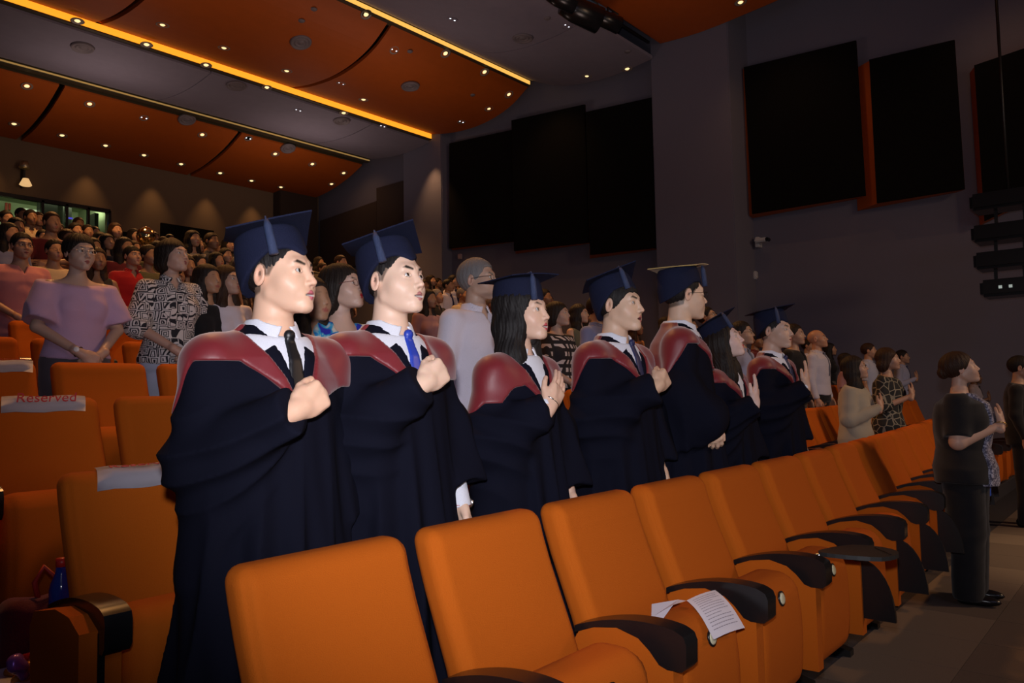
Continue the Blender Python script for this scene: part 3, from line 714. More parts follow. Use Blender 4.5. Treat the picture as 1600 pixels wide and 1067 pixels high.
# fittings on the side wall
p = at(1184, 378, 0, 14.6); t = thing('security_camera', 'small white security camera on the side wall below the black panels', 'camera', tuple(p))
obj('wall_bracket', box(-.02, .15, -.03, .05, -.10, .10, .01), WHITEP, t); b_ = obj('camera_body', box(-.14, .02, -.22, .02, -.03, .05, .02), WHITEP, t); obj('lens_hood', box(-.135, .015, -.26, -.2, -.025, .045, .015), BLACKP, b_)
p = at(1180, 430, 0, 14.7); t = tag(obj('sensor_box', box(-.05, .05, -.045, .045, -.08, .08, .02), WHITEP, None, tuple(p)), 'small white sensor box on the side wall under the security camera', 'sensor')
p = at(718, 401, 0, 14.15); t = tag(obj('wall_socket', box(-.02, .05, -.06, .06, -.07, .07, .012), mat('pinkish_plastic', (.45, .33, .33)), None, tuple(p)), 'small pale box on the side wall left of the white-shirted man', 'wall box')
p = at(38, 275, 1, 19.9); t = thing('wall_spotlight', 'pair of small spotlights on a bracket high on the rear wall', 'spotlight', tuple(p))
obj('bracket', box(-.02, .02, 0, .2, -.25, .25), METALD, t); obj('lamp_head', lathe([(0, .1), (.07, .1), (.12, -.05), (.1, -.07), (0, -.03)], 14), mat('warm_metal', (.6, .5, .3), .35, .8), t, (-.03, -.1, .22)); obj('lamp_head', lathe([(0, .1), (.06, .1), (.13, -.05), (.1, -.07), (0, -.03)], 14), mat('warm_metal_lit', (.8, .6, .3), .4, emit=(1, .6, .25), es=.7), t, (.0, -.1, -.18))
# stage lights in the slot between the front ceiling bands
for x, y, s, lab in ((922, 26, .30, 'large black stage spotlight with a round lens in the front ceiling slot'), (888, 4, .20, 'yellow-faced stage light at the top edge of the picture'), (958, 36, .2, 'smaller black stage light beside the large spotlight')):
    p = at(x, y, 2, 7.80); t = thing('stage_light', lab, 'stage light', tuple(p))
    body = lathe([(0, .9*s*2), (s*.55, .9*s*2), (s*.7, s), (s*.75, -s*.6), (s*.6, -s*.65), (0, -s*.5)], 18)
    o = obj('lamp_housing', body, BLACKP, t); o.rotation_euler = (radians(-75), 0, radians(60)); 
    o2 = obj('lens', lathe([(0, -s*.67), (s*.4, -s*.67), (s*.4, -s*.5), (0, -s*.5)], 18), mat('amber_lens', (.5, .33, .1), .3, emit=(1, .6, .2), es=.25), t); o2.rotation_euler = o.rotation_euler
    obj('yoke', tube([(-s*.8, 0, 0), (-s*.8, 0, s*1.1), (s*.8, 0, s*1.1), (s*.8, 0, 0)], .018, 6), METALD, t)
t = tag(obj('lighting_bar', tube([(3, 7.75, 8.45), (13.5, 7.75, 8.45)], .03, 8), METALD), 'black pipe carrying the stage lights in the ceiling slot', 'pipe')
# hanging loudspeaker array at the right edge
p0 = at(1575, 300, 0, 12.6); t = thing('speaker_array', 'black stacked loudspeaker array hanging by the right border of the picture', 'loudspeaker', tuple(p0))
for i, (y, w_) in enumerate(((313, .45), (363, .43), (406, .40), (450, .32))):
    q = at(1577, y, 0, 12.6)-p0
    cb = obj('cabinet', box(-.25, .25, -w_, w_, -.12, .12, .04), BLACKP, t, tuple(q))
    if i < 3:
        for dy in (-.17, .17): obj('strut', box(-.02, .02, q[1]+dy-.02, q[1]+dy+.02, q[2]-.42, q[2]-.10), METALD, t)
    else:
        for dy in (-.05, .07): obj('indicator_lamp', box(-.265, -.25, dy-.02, dy+.02, -.02, .02), mat('pale_glow', (.5, .5, .5), emit=(.6, .8, .75), es=.35), cb)
obj('hanger', tube([(0, 0, 0), (0, 0, 3.4)], .02, 6), METALD, t)
# ---------------------------------------------------------------- seats
ORANGE = cloth('orange_seat_fabric', (.46, .098, .004), .88, bscale=420, bump=.5, sheen=.0)
def rbox(q, h, r): # rounded box sdf, q relative to centre
    d = np.abs(q)-(np.asarray(h)-r)
    return np.sqrt((np.maximum(d, 0)**2).sum(-1))+np.minimum(d.max(-1), 0)-r
def back_d(P):
    z = P[:, 2]; yf = np.interp(z, [.2, .45, .66, .85, .93, 1.02], [-.205, -.19, -.118, -.040, -.012, .012])
    q = np.stack([P[:, 0], P[:, 1]-yf-.05, z-.64], 1)
    d = rbox(q, (.238, .052, .365), .042)
    d = d+.004*np.exp(-((np.abs(P[:, 0])-.222)/.005)**2)*(P[:, 1] < yf+.02)
    return d*.9
def cush_d(P):
    z = P[:, 2]; yc = -.285+.02*np.cos((z-.45)*7)*-1-.03*np.clip((z-.5)/.2, 0, 1)*0
    q = np.stack([P[:, 0], P[:, 1]-yc, z-.455], 1)
    d = rbox(q, (.222, .098, .215), .075)
    return d+.004*np.exp(-((np.abs(P[:, 0])-.19)/.005)**2)*(P[:, 1] < yc-.03)
def arm_mesh():
    top = [(-.10, .668), (-.18, .695), (-.27, .714), (-.36, .720), (-.43, .714), (-.462, .700), (-.470, .68), (-.468, .622), (-.455, .606), (-.41, .604), (-.385, .612), (-.355, .645), (-.32, .672), (-.25, .688), (-.17, .675), (-.10, .648)]
    up = [(float(np.interp(t, range(6), [p[0] for p in top[:6]])), float(np.interp(t, range(6), [p[1] for p in top[:6]]))+.0015*sin(pi*(t % 1))) for t in np.linspace(0, 5, 21)]
    lowp = top[6:]
    me = prism([(-.033, y, z) for y, z in up+lowp], (.066, 0, 0), .007)
    for q in me.polygons: q.use_smooth = True
    me.set_sharp_from_angle(angle=radians(38)); return me
def panel_mesh():
    o = [(-.425, .29), (-.425, .66), (-.36, .69), (-.27, .695), (-.12, .665), (-.09, .62), (-.12, .32), (-.16, .28)]
    return prism([(-.026, y, z) for y, z in o], (.052, 0, 0), .010)
BACKM = mesh_np(*snet(back_d, (-.26, -.30, .24), (.26, .16, 1.05), .0125))
BACKHI = mesh_np(*snet(back_d, (-.26, -.30, .24), (.26, .16, 1.05), .0075))
CUSHM = mesh_np(*snet(cush_d, (-.25, -.42, .2), (.25, -.15, .70), .0125))
ARMM = arm_mesh(); PANM = panel_mesh()
FOOTM = prism([(-.03, -.19, 0), (-.03, -.19, .03), (-.03, -.06, .06), (-.03, -.04, .33), (-.03, .05, .33), (-.03, .05, .06), (-.03, .16, .03), (-.03, .16, 0)], (.06, 0, 0), .005)
BADGE = lathe([(0, 0), (.019, 0), (.021, .004), (.016, .007), (0, .006)], 16); BRIM = lathe([(0, 0), (.026, 0), (.027, .005), (.020, .0065), (0, .002)], 16)
def tablet_mesh(L, Wd, th=.014):
    pts = []
    for k in range(24):
        a = 2*pi*k/24; r = 1.; x = L*(.5-.5*cos(a)); y = Wd*.5*sin(a)*(.45+.55*min(1, (x/L)*1.6))
        pts.append((x, y, 0))
    return prism(pts, (0, 0, th), .003)
STOW = prism([(0, -.42, .36)]+[(0, -.42-.135*sin(a), .36+.25*cos(a)) for a in [pi/2*k/8 for k in range(8, -1, -1)]], (.018, 0, 0), .003)
SEATS = {}
def make_seat(hi=False, badge=True, stow=False, end=False, right=False):
    t = bpy.data.objects.new('auditorium_seat', None); C.objects.link(t); t.empty_display_size = .1
    obj('backrest', BACKHI if hi else BACKM, ORANGE, t)
    cu = obj('seat_cushion', CUSHM, ORANGE, t)
    obj('armrest', ARMM, BLACKP, t, (-.275, 0, 0)); obj('side_panel', PANM, ORANGE, t, (-.275, 0, 0)); obj('leg', FOOTM, METALD, t, (-.275, 0, 0))
    if right:
        obj('armrest', ARMM, BLACKP, t, (.275, 0, 0)); obj('side_panel', PANM, ORANGE, t, (.275, 0, 0)); obj('leg', FOOTM, METALD, t, (.275, 0, 0))
    if badge:
        b = obj('number_badge', BRIM, BLACKP, cu, (.0, -.389, .610)); b.rotation_euler = (radians(80), 0, 0)
        b = obj('number_plate', BADGE, mat('cream_plastic', (.62, .60, .42), .4), cu, (.0, -.3915, .6105)); b.rotation_euler = (radians(80), 0, 0)
    if stow: obj('folded_tablet', STOW, BLACKP, t, (-.285, 0, 0))
    if end:
        obj('support_strip', box(-.315, -.29, -.434, -.40, .20, .66, .006), BLACKP, t); obj('outer_panel', PANM, ORANGE, t, (-.325, -.005, 0))
        b = obj('row_badge', BRIM, BLACKP, t, (-.352, -.30, .44)); b.scale = (1.4, 1.4, 1.4); b.rotation_euler = (0, radians(-90), 0)
        b = obj('row_plate', BADGE, mat('cream_plastic', (.62, .60, .42), .4), t, (-.354, -.30, .44)); b.scale = (1.4, 1.5, 1.4); b.rotation_euler = (0, radians(-90), 0)
    return t
PROTO = {}
ORD = ['first', 'second', 'third', 'fourth', 'fifth', 'sixth', 'seventh', 'eighth', 'ninth', 'tenth', 'eleventh', 'twelfth', 'thirteenth', 'fourteenth', 'fifteenth', 'sixteenth', 'seventeenth', 'eighteenth', 'nineteenth', 'twentieth', 'twenty-first', 'twenty-second', 'twenty-third', 'twenty-fourth']
def seat(n, x, k, **kw):
    key = tuple(sorted(kw.items()))
    if key not in PROTO: PROTO[key] = make_seat(**kw); o = PROTO[key]
    else: o = copy_tree(PROTO[key])
    o.location = (x, front_y(n)+curve_y(x), tier(n)); o.rotation_euler = (0, 0, curve_a(x))
    o['category'] = 'seat'; o['group'] = 'orange tip-up seats of the %s row' % ORD[n-1]
    o['label'] = 'orange tip-up seat with black armrests, %s row from the front, %s seat from the left' % (ORD[n-1], ORD[k] if k < len(ORD) else 'last')
    return o
_old_cush = None
X1 = 1.105
for i in range(19): seat(1, X1+.55*i, i, hi=i < 6, stow=(i >= 5 and i < 14), badge=i < 12, end=(i == 0))
OFF = {2: 1.095, 3: .535, 4: .60, 5: .25, 6: .95}
for i in range(21): seat(2, OFF[2]+.55*i, i, hi=i < 1, end=(i == 0))
for i in range(22): seat(3, OFF[3]+.55*i, i, hi=False)
for n in range(4, 9):
    off = OFF.get(n, .4+.13*n)
    x = off; k = 0
    while x < 12.8:
        u = at(0, 560, 1, front_y(n))[0]
        if x > u-.5:
            px_ok = n < 5 or x < u+.40*n+3.0
            if px_ok: seat(n, x, k); k += 1
        x += .55
# ---------------------------------------------------------------- clothes
def folds(P, amp, f=1., seed=0.):
    x, y, z = P[:, 0], P[:, 1], P[:, 2]
    w = np.sin(9*f*x+6*f*z+seed)+.6*np.sin(14*f*y-8*f*z+2*np.sin(7*x*f+seed))+.35*np.sin(31*f*z+11*f*x+3*np.sin(9*y+seed*2))
    w = w+.9*(1-np.abs(np.sin(5.5*f*x*np.sign(x+.001)+7*f*z+1.3*np.sin(5*y+seed)+seed)))**3
    return amp*w
def sleeve_d(P, s, e, w, r0, r1, r2, length):
    """length: 1 = to the wrist, .45 = mid upper arm"""
    d = cone(P, s, e, r0, r1)
    if length < 1:
        L = np.linalg.norm(e-s)*length/.5; cut = (P-s)@nrm(e-s)-L
        if length <= .5: return smax(d, cut, .006)
    d2 = cone(P, e, w, r1, r2)
    cut = (P-w)@nrm(w-e)-.0 if length >= 1 else (P-e)@nrm(w-e)-np.linalg.norm(w-e)*(length-.5)*2
    return smin(d, smax(d2, cut, .006), .02)
def top_d(p, t):
    fem = p.get('fem', 0); A = arm_pts(p['pose'], fem); off = t.get('off', .012); fat = p.get('fat', 1.); hem = t.get('hem', .93); seed = p.get('seed', 0)
    sl = t.get('sleeve', .42); R0 = t.get('r0', .058); flare = t.get('flare', 0.)
    def f(P):
        z = P[:, 2]
        d = torso_d(P, fem, off+flare*np.clip((1.25-z)/.35, 0, 1), fat)
        if fem:
            X = P.copy(); X[:, 0] = np.abs(X[:, 0]); d = smin(d, ell(X, (.068, -.085, 1.235), (.062, .050+.03*(fat-1), .060)), .06)
        for s in shoulders(fem, 1.375):
            d = smin(d, cone(P, (s[0]*.35, .018, 1.408), s, .036+off*.6, .044+off*.6), .045)
        d = smax(d, hem-z+.008*np.sin(P[:, 0]*18), .008)
        for s, e, w, *_ in A:
            if sl > 0: d = smin(d, sleeve_d(P, s-V(0, 0, .012), e, w, R0, t.get('r1', .056), t.get('r2', .036), sl), .022)
            elif sl == 0: d = smax(d, -(.0+cone(P, s+V(np.sign(s[0])*.035, 0, -.02), s+V(np.sign(s[0])*.06, 0, .05), .055, .06)), .01)
        d = d+folds(P, t.get('fold', .0034), 1.6, seed)*np.clip((1.36-z)/.1, .25, 1)
        nk = t.get('neck', 'crew')
        if nk == 'crew': d = smax(d, z-(1.423+.28*P[:, 1]), .004)
        elif nk == 'wide': d = smax(d, z-(1.405+.30*P[:, 1]+.02*np.abs(P[:, 0])), .004)
        elif nk == 'scoop': d = smax(d, -ell(P, (0, -.09, 1.44), (.085, .12, .10)), .004); d = smax(d, z-1.435, .004)
        elif nk in ('v', 'polo', 'gown'):
            dep = {'v': .15, 'polo': .085, 'gown': .165}[nk]; wd = {'v': .055, 'polo': .035, 'gown': .056}[nk]
            lim = wd*np.clip((z-(1.43-dep))/dep, 0, 1)-.001
            d = np.where(P[:, 1] < .0, smax(d, (lim-np.abs(P[:, 0])), .004), d); d = smax(d, z-(1.438+.2*P[:, 1]), .004)
        return d
    lo = V(-.30, -.30, hem-.03); hi = V(.30, .24, 1.50)
    for s, e, w, *_ in A:
        if sl > .5: lo = np.minimum(lo, np.minimum(e, w)-.08); hi = np.maximum(hi, np.maximum(e, w)+.08)
        elif sl > 0: lo = np.minimum(lo, np.minimum(e, s)-.07); hi = np.maximum(hi, np.maximum(e, s)+.07)
    lo[2] = max(lo[2], min(hem-.03, lo[2])) if sl > .5 else hem-.03
    return f, lo, hi
def collar_f(nk, pts=.038):
    """fold-down shirt collar round the neck"""
    def f(P):
        x, y, z = P[:, 0], P[:, 1]-.016, P[:, 2]
        r = np.sqrt(x*x+(y*.93)**2); R = nk+.006+(1.478-z)*.34
        fr = np.clip((-y/np.maximum(r, 1e-4)-.45)/.55, 0, 1)
        zl = 1.424-pts*fr*np.clip(1-np.abs(np.abs(x)-.030)/.055, 0, 1)
        d = np.abs(r-R)-.0038
        d = smax(d, np.maximum(z-1.478+.02*fr, zl-z), .003)
        return np.where(y < 0, smax(d, (.003+(1.470-z)*.55)-np.abs(x), .003), d)
    return f, V(-.13, -.14, 1.37), V(.13, .13, 1.49)
def bottom_f(p, kind, hemz):
    fem = p.get('fem', 0); fat = p.get('fat', 1.)
    if kind == 'skirt':
        w = p.get('skirtw', .235)
        f = lambda P: smax(smax(torso_d(P, fem, .010, fat, [w, w*.93, .150, .1]), P[:, 2]-1.06, .01), hemz-P[:, 2], .01)+folds(P, .0035, 1.3)*np.clip((1-P[:, 2])*2, 0, 1)
        return f, V(-.3, -.27, hemz-.03), V(.3, .28, 1.1)
    def f(P):
        X = P.copy(); X[:, 0] = np.abs(X[:, 0])
        d = smax(torso_d(P, fem, .006, fat), P[:, 2]-1.03, .01); d = smax(d, .84-P[:, 2], .02)
        k = p.get('leg', 1.)
        d = smin(d, cone(X, (.083, .01, .86), (.092, .0, .48), .090*k, .072*k), .03); d = smin(d, cone(X, (.092, .0, .48), (.098, .012, .06), .072*k, .062*k), .02)
        return smax(d, .035-P[:, 2], .006)+folds(P, .002, 2.)
    return f, V(-.26, -.22, .0), V(.26, .24, 1.07)
def shoe_f(P):
    X = P.copy(); X[:, 0] = np.abs(X[:, 0])
    d = smin(ell(X, (.10, -.055, .035), (.046, .125, .036)), ell(X, (.097, .03, .05), (.042, .06, .06)), .03)
    return smax(d, -P[:, 2]+.002, .004)
def mk(name, sdf, res, m, parent):
    f, lo, hi = sdf; v, fc = snet(f, lo, hi, res)
    if len(v) == 0: return None
    return obj(name, mesh_np(v, fc), m, parent)
CACHE = {}
def person(label, loc, H=1.70, yaw=0., group=None, **p):
    """p: fem, skin, hy, hp (head turn / tilt), pose, hairst, hairm, top=dict(), bottom=(kind, hem, mat), glasses, res, cached key"""
    key = p.get('key'); cached = key and key in CACHE
    if cached:
        t = copy_tree(CACHE[key])
    else:
        t = bpy.data.objects.new('person', None); C.objects.link(t); t.empty_display_size = .1
        res = p.get('res', .0045); cres = p.get('cres', .011)
        p['lo'] = res > .006; p.setdefault('hair', (.02, .015, .012)); p.setdefault('skin', (.60, .37, .26)); p.setdefault('lip', (.40, .13, .12))
        v, f, c = skin_body(p); obj('body', mesh_np(v, f, c), SKIN, t)
        hc, R = p['_hc'], p['_R']; fem = p.get('fem', 0); nk = p.get('neck', 1.)*(.049 if fem else .057)
        def inhead(name, me, m, par=t, ext=None):
            o = obj(name, me, m, par); M = Matrix.Translation(Vector(hc)) @ Matrix(R.tolist()).to_4x4()
            o.matrix_local = M @ ext if ext is not None else M; return o
        hst = p.get('hairst', 'short')
        if hst != 'bald':
            hv, hf = snet(lambda P: hair_d(P, hst, p.get('seed', 1)), (-.16, -.16, -.36), (.16, .20, .17), max(.0038, res*.95))
            inhead('hair', mesh_np(hv, hf), p.get('hairm', BLACKH))
        if res <= .006:
            for sx in (-1, 1):
                ev, ef, ec = eye_mesh(p.get('gaze', (.25, -1, .12)))
                eo = inhead('eye', mesh_np(ev+V(sx*.031, -.0752, -.0015), ef, ec), EYE)
        if p.get('glasses'):
            rim = []
            for sx in (-1, 1):
                ring = tube([(sx*.032+.0215*cos(a), -.101+.006*abs(cos(a)), -.004+.0150*sin(a)) for a in [2*pi*k/16 for k in range(16)]], .0013, 5, True)
                arm = tube([(sx*.0535, -.096, .002), (sx*.074, -.07, .003), (sx*.082, .005, .003)], .0014, 5)
                rim += [ring, arm]
            rim.append(tube([(-.011, -.103, -.001), (0, -.106, .002), (.011, -.103, -.001)], .0013, 5))
            bm = bmesh.new()
            for me in rim: bm.from_mesh(me)
            g = inhead('glasses', bm_mesh(bm, True), p.get('rimm', METALD))
        tp = dict(p.get('top', {})); tm = tp.pop('mat', None)
        if p.get('gown'): gown(p, t, tp, tm, hc, R, nk, inhead)
        else:
            mk('shirt', top_d(p, tp), cres, tm, t)
            if tp.get('neck') in ('polo', 'v', 'gown') and tp.get('collar', 1): mk('collar', collar_f(nk, tp.get('pts', .03)), min(.007, res*1.4), tp.get('collarm', tm), t)
            if tp.get('tie'): tie(p, t, tp['tie'], nk)
            bk = p.get('bottom', ('trousers', 0, None))
            if bk[0] == 'skirt': mk('skirt', bottom_f(p, 'skirt', bk[1]), cres*1.3, bk[2], t)
            else: mk('trousers', bottom_f(p, 'trousers', 0), cres*1.3, bk[2] or TROUS, t)
        mk('shoes', (shoe_f, V(-.18, -.22, -.01), V(.18, .12, .12)), .014, BLACKP if not p.get('shoem') else p['shoem'], t)
        if key: CACHE[key] = t
    t.location = loc; t.rotation_euler = (0, 0, yaw); k = H/1.70; t.scale = (k, k, k)
    t['label'] = label; t['category'] = 'person'
    if 'group' in t: del t['group']
    if group: t['group'] = group
    if cached:
        for ch in t.children:
            n = ch.name.split('.')[0]
            m = {'shirt': p.get('top', {}).get('mat'), 'collar': p.get('top', {}).get('mat'), 'hair': p.get('hairm'), 'trousers': (p.get('bottom') or (0, 0, None))[2], 'skirt': (p.get('bottom') or (0, 0, None))[2]}.get(n)
            if m: ch.material_slots[0].link = 'OBJECT'; ch.material_slots[0].material = m
    for ch in t.children:
        if ch.name.startswith('body'): tn = p.get('tint', (1, 1, 1)); ch.color = (*tn, 1)
    return t
def tie(p, t, m, nk, L=.34):
    fem = p.get('fem', 0)
    def f(P):
        z = P[:, 2]; d = torso_d(P, fem, .0175, p.get('fat', 1.)); w = np.interp(z, [1.43-L-.03, 1.43-L, 1.40], [.002, .040, .017])
        b = smax(smax(d, np.abs(P[:, 0])-w, .004), P[:, 1]+.02, .002); b = smax(b, z-1.418, .004)
        return smin(b, ell(P, (0, -.078, 1.430), (.017, .013, .017)), .003)
    mk('tie', (f, V(-.07, -.2, 1.43-L-.05), V(.07, .0, 1.48)), .0055, m, t)
TROUS = cloth('dark_trousers', (.02, .02, .025))
# ---------------------------------------------------------------- graduates' dress
GOWN = cloth('black_gown_cloth', (.005, .0055, .0125), .9, bump=.2, bscale=500, spec=.08, sheen=.0)
HOOD = mat('maroon_satin', (.17, .009, .015), .5, spec=.5, sheen=.3, bump=.2, bscale=25)
CAPM = cloth('navy_cap_cloth', (.0075, .010, .031), .85, bump=.6, bscale=300, sheen=.0)
TASS = mat('navy_tassel', (.025, .04, .10), .6, bump=.8, bscale=600)
WHITE = cloth('white_shirt_cloth', (.70, .72, .80), .8)
G_Z = np.array([.30, .60, .90, 1.10, 1.22, 1.31, 1.37, 1.41, 1.445, 1.50])
G_A = np.array([.275, .25, .225, .212, .205, .196, .150, .104, .072, .058])
G_B = np.array([.225, .20, .175, .160, .152, .142, .124, .100, .078, .064])
def gown(p, t, tp, tm, hc, R, nk, inhead):
    fem = p.get('fem', 0); A = arm_pts(p['pose'], fem); seed = p.get('seed', 0); w = .92 if fem else 1.; cres = p.get('cres', .009)
    hem = p.get('hem', .34)
    def trunk(P, off=0.):
        z = P[:, 2]; a = np.interp(z, G_Z, G_A)*w+off; b = np.interp(z, G_Z, G_B)*w+off; y = P[:, 1]-.016
        th = np.arctan2(P[:, 0], -y); am = np.clip((1.28-z)/.9, 0, 1)
        k0 = np.sqrt((P[:, 0]/a)**2+(y/b)**2); k1 = np.sqrt((P[:, 0]/a**2)**2+(y/b**2)**2)+1e-6
        d = k0*(k0-1)/k1*.9
        fold = (1-np.abs(np.sin(5.5*th+seed+.9*np.sin(3*z+seed))))*.042*am+.012*np.sin(13*th+4*z+seed)*am
        return smax(d-fold+.008*am, hem-z, .01)
    (s1, e1, w1, d1, *_), (s2, e2, w2, d2, *_) = A
    def sleeves(P):
        out = None
        for (s, e, ww, hd, *_), side in zip(A, (-1, 1)):
            raised = ww[2] > 1.1; s_ = s*V(w, 1, 1)-V(0, 0, .035)
            d = cone(P, s_, e, .066, .082)
            if raised:
                m = e*.45+ww*.55; end = ww-nrm(ww-e)*.005
                d = smin(d, cone(P, e, end, .086, .066), .04)
                # the bell of the sleeve hangs in a bag under the forearm
                low = V(e[0]*.86, e[1]+.01, .80); lo2 = V(e[0]*.55, e[1]-.05, .93)
                Q = P.copy()
                bag = smin(cone(Q, e+V(.03, 0, -.02), low, .066, .030), cone(Q, m+V(0, .03, -.03), lo2, .062, .045), .10)
                bag = smin(bag, cone(Q, m+V(0, .03, -.03), low, .055, .03), .09)
                bag = smin(bag, cone(Q, s_-V(-.02, -.02, .1), low, .058, .035), .08)
                d = smin(d, bag, .05)
                mouth = (P-ww)@nrm(ww-e)-.005
                d = np.where((P-e)@nrm(ww-e) > .05, smax(d, mouth, .01), d)
                # drape creases swing from the elbow up to the cuff
                u = P-e; ph = 62*(u[:, 2]*.75-u[:, 0]*side*-.35)+9*np.sin(6*u[:, 0]*side+seed)+4*np.sin(9*u[:, 2])
                amp = np.clip((1.33-P[:, 2])/.15, 0, 1)*.013
                d = d-amp*(1-np.abs(np.sin(ph*.5)))*1.2+amp*.5
            else:
                lowp = ww+V(side*.0, .02, .01)
                d = smin(d, cone(P, e, lowp, .098, .115), .04)
                d = smin(d, cone(P, e, V(ww[0]*1.0, ww[1]+.10, .82), .09, .07), .05)
                d = smax(d, (.885 if not p.get('lefthigh') else .93)-P[:, 2]+.25*np.clip(-(P[:, 1]+.0), -.1, .1), .012)
                th = np.arctan2(P[:, 1]-.02, P[:, 0]-ww[0])
                d = d-np.clip((1.32-P[:, 2])/.3, 0, 1)*.013*(1-np.abs(np.sin(3.5*th+seed+5*P[:, 2])))+.005
            out = d if out is None else smin(out, d, .015)
        return out
    def opening(P, wd, z0, extra=0.):
        z = P[:, 2]; return wd*np.clip((z-z0)/(1.445-z0), 0, 1.15)+extra-np.abs(P[:, 0])
    def solid(P):
        d = smin(trunk(P), sleeves(P), .035)
        for s in (s1, s2): d = smin(d, cone(P, (s[0]*.28, .02, 1.402), s*V(w, 1, 1)-V(0, 0, .035), .046, .062), .05)
        return d
    def fg(P):
        d = solid(P)
        d = np.where(P[:, 1] < .03, smax(d, opening(P, .054, 1.250), .004), d)
        return smax(d, P[:, 2]-(1.462+.10*P[:, 1]), .004)
    lo = np.minimum(V(-.36, -.30, hem-.03), np.minimum(np.minimum(e1, w1), np.minimum(e2, w2))-.17); hi = np.maximum(V(.36, .32, 1.50), np.maximum(np.maximum(e1, w1), np.maximum(e2, w2))+.17)
    lo[2] = hem-.03; hi[2] = 1.5
    mk('gown', (fg, lo, hi), cres, GOWN, t)
    def upper(P):
        d = trunk(P)
        for s, e in ((s1, e1), (s2, e2)):
            d = smin(d, cone(P, s*V(w, 1, 1)-V(0, 0, .035), e, .066, .080), .035)
            d = smin(d, cone(P, (s[0]*.28, .02, 1.402), s*V(w, 1, 1)-V(0, 0, .035), .046, .062), .05)
        return d
    # hood: satin band round the shoulders meeting in a point on the chest
    dropx = p.get('hooddrop', 0.)
    def fh(P):
        x, y, z = P[:, 0], P[:, 1], P[:, 2]; ax = np.abs(x)
        d = upper(P)-.009
        d = d+.003*np.sin(ax*46+z*30+seed)*np.clip((1.40-z)*10, 0, 1)
        zo = np.where(x < 0, 1.232+.125*np.clip(ax/.14, 0, 1)-dropx*np.clip((ax-.09)/.1, 0, 1), 1.232+.055*np.clip(ax/.18, 0, 1))
        zb = 1.22-dropx*.5+.0*ax
        zlow = np.where(y < -.02, zo, np.where(y > .06, zb, zo+(zb-zo)*(y+.02)/.08))
        r1 = zlow-z
        r2 = np.where(y < .02, .006+.096*np.clip((z-1.240)/.19, 0, 1.1)-ax, -1.)
        d = smax(d, r1, .006); d = smax(d, r2, .005); d = smax(d, ax-.262, .01)
        return smax(d, z-(1.462+.10*y), .004)
    mk('hood', (fh, V(-.32, -.30, 1.12), V(.32, .30, 1.49)), cres*.8, HOOD, t)
    # white shirt, collar, tie
    def fs(P):
        d = torso_d(P, fem, .012)
        for s in (s1, s2): d = smin(d, cone(P, (s[0]*.35, .018, 1.40), (s[0]*.7, .015, 1.37), .036, .04), .045)
        return smax(smax(d, 1.0-P[:, 2], .01), P[:, 2]-(1.44+.2*P[:, 1]), .004)
    mk('shirt', (fs, V(-.2, -.18, .98), V(.2, .18, 1.47)), .009, tm or WHITE, t)
    mk('collar', collar_f(nk, .045), .0042, WHITE, t)
    if p.get('tiem'): tie(p, t, p['tiem'], nk)
    # shirt cuffs
    for (s, e, ww, hd, *_), cf in zip(A, p.get('cuffs', (0, 1))):
        if cf:
            a = ww-nrm(ww-e)*.10; b = ww+nrm(hd)*.004*(1 if cf == 1 else 6)
            def fc(P): return smax(smax(cone(P, a, b, .040, .036), (P-b)@nrm(b-a), .004), -(P-a)@nrm(b-a), .004)
            mk('cuff', (fc, np.minimum(a, b)-.06, np.maximum(a, b)+.06), .005, WHITE, t)
    mk('trousers', bottom_f(p, 'trousers', 0), .02, TROUS, t)
    # cap: cloth skull piece dipping to a point on the forehead, bent square board, button and tassel
    tilt = p.get('captilt', .16); cyaw = p.get('capyaw', 0.)
    def fcap(P):
        a = np.interp(P[:, 2], [-.03, .04, .10, .14], [.084, .088, .086, .080]); b = np.interp(P[:, 2], [-.03, .04, .10, .14], [.106, .110, .102, .090])
        y = P[:, 1]-.020; k0 = np.sqrt((P[:, 0]/a)**2+(y/b)**2); k1 = np.sqrt((P[:, 0]/a**2)**2+(y/b**2)**2)+1e-6
        d = k0*(k0-1)/k1
        brim = np.interp(P[:, 1], [-.10, -.02, .06, .13], [.062, .050, .006, -.030])-.026*np.exp(-(P[:, 0]/.032)**2)*(P[:, 1] < -.04)
        d = smax(d, brim-P[:, 2], .004); return smax(d, P[:, 2]-(.132), .01)
    R2 = Matrix.Translation((0, .0, .03)) @ Matrix.Rotation(-tilt, 4, 'X') @ Matrix.Translation((0, 0, -.03))
    cap = inhead('cap', mesh_np(*snet(fcap, (-.11, -.12, -.05), (.11, .15, .15), .005)), p.get('capm', CAPM), ext=R2)
    bm = bmesh.new(); N = 10; hs = .116; gr = {}
    for side in (0, 1):
        for i in range(N+1):
            for j in range(N+1):
                u, v_ = (i/N-.5)*2, (j/N-.5)*2; x0, y0 = u*hs, v_*hs
                c, s_ = cos(pi/4+cyaw), sin(pi/4+cyaw); x, y = x0*c-y0*s_, x0*s_+y0*c
                z = .134+.0045*side-.55*(x*x)*p.get('bend', 1.)+.15*y*y+(p.get('backdrop', 0)*max(0, y)**2)
                gr[side, i, j] = bm.verts.new((x, y+.012, z))
    for side in (0, 1):
        for i in range(N):
            for j in range(N):
                q = (gr[side, i, j], gr[side, i+1, j], gr[side, i+1, j+1], gr[side, i, j+1]); bm.faces.new(q if side else q[::-1])
    for i in range(N):
        for a, b in (((i, 0), (i+1, 0)), ((i, N), (i+1, N)), ((0, i), (0, i+1)), ((N, i), (N, i+1))): bm.faces.new((gr[0, *a], gr[0, *b], gr[1, *b], gr[1, *a]))
    obj('board', bm_mesh(bm), p.get('boardm', CAPM), cap)
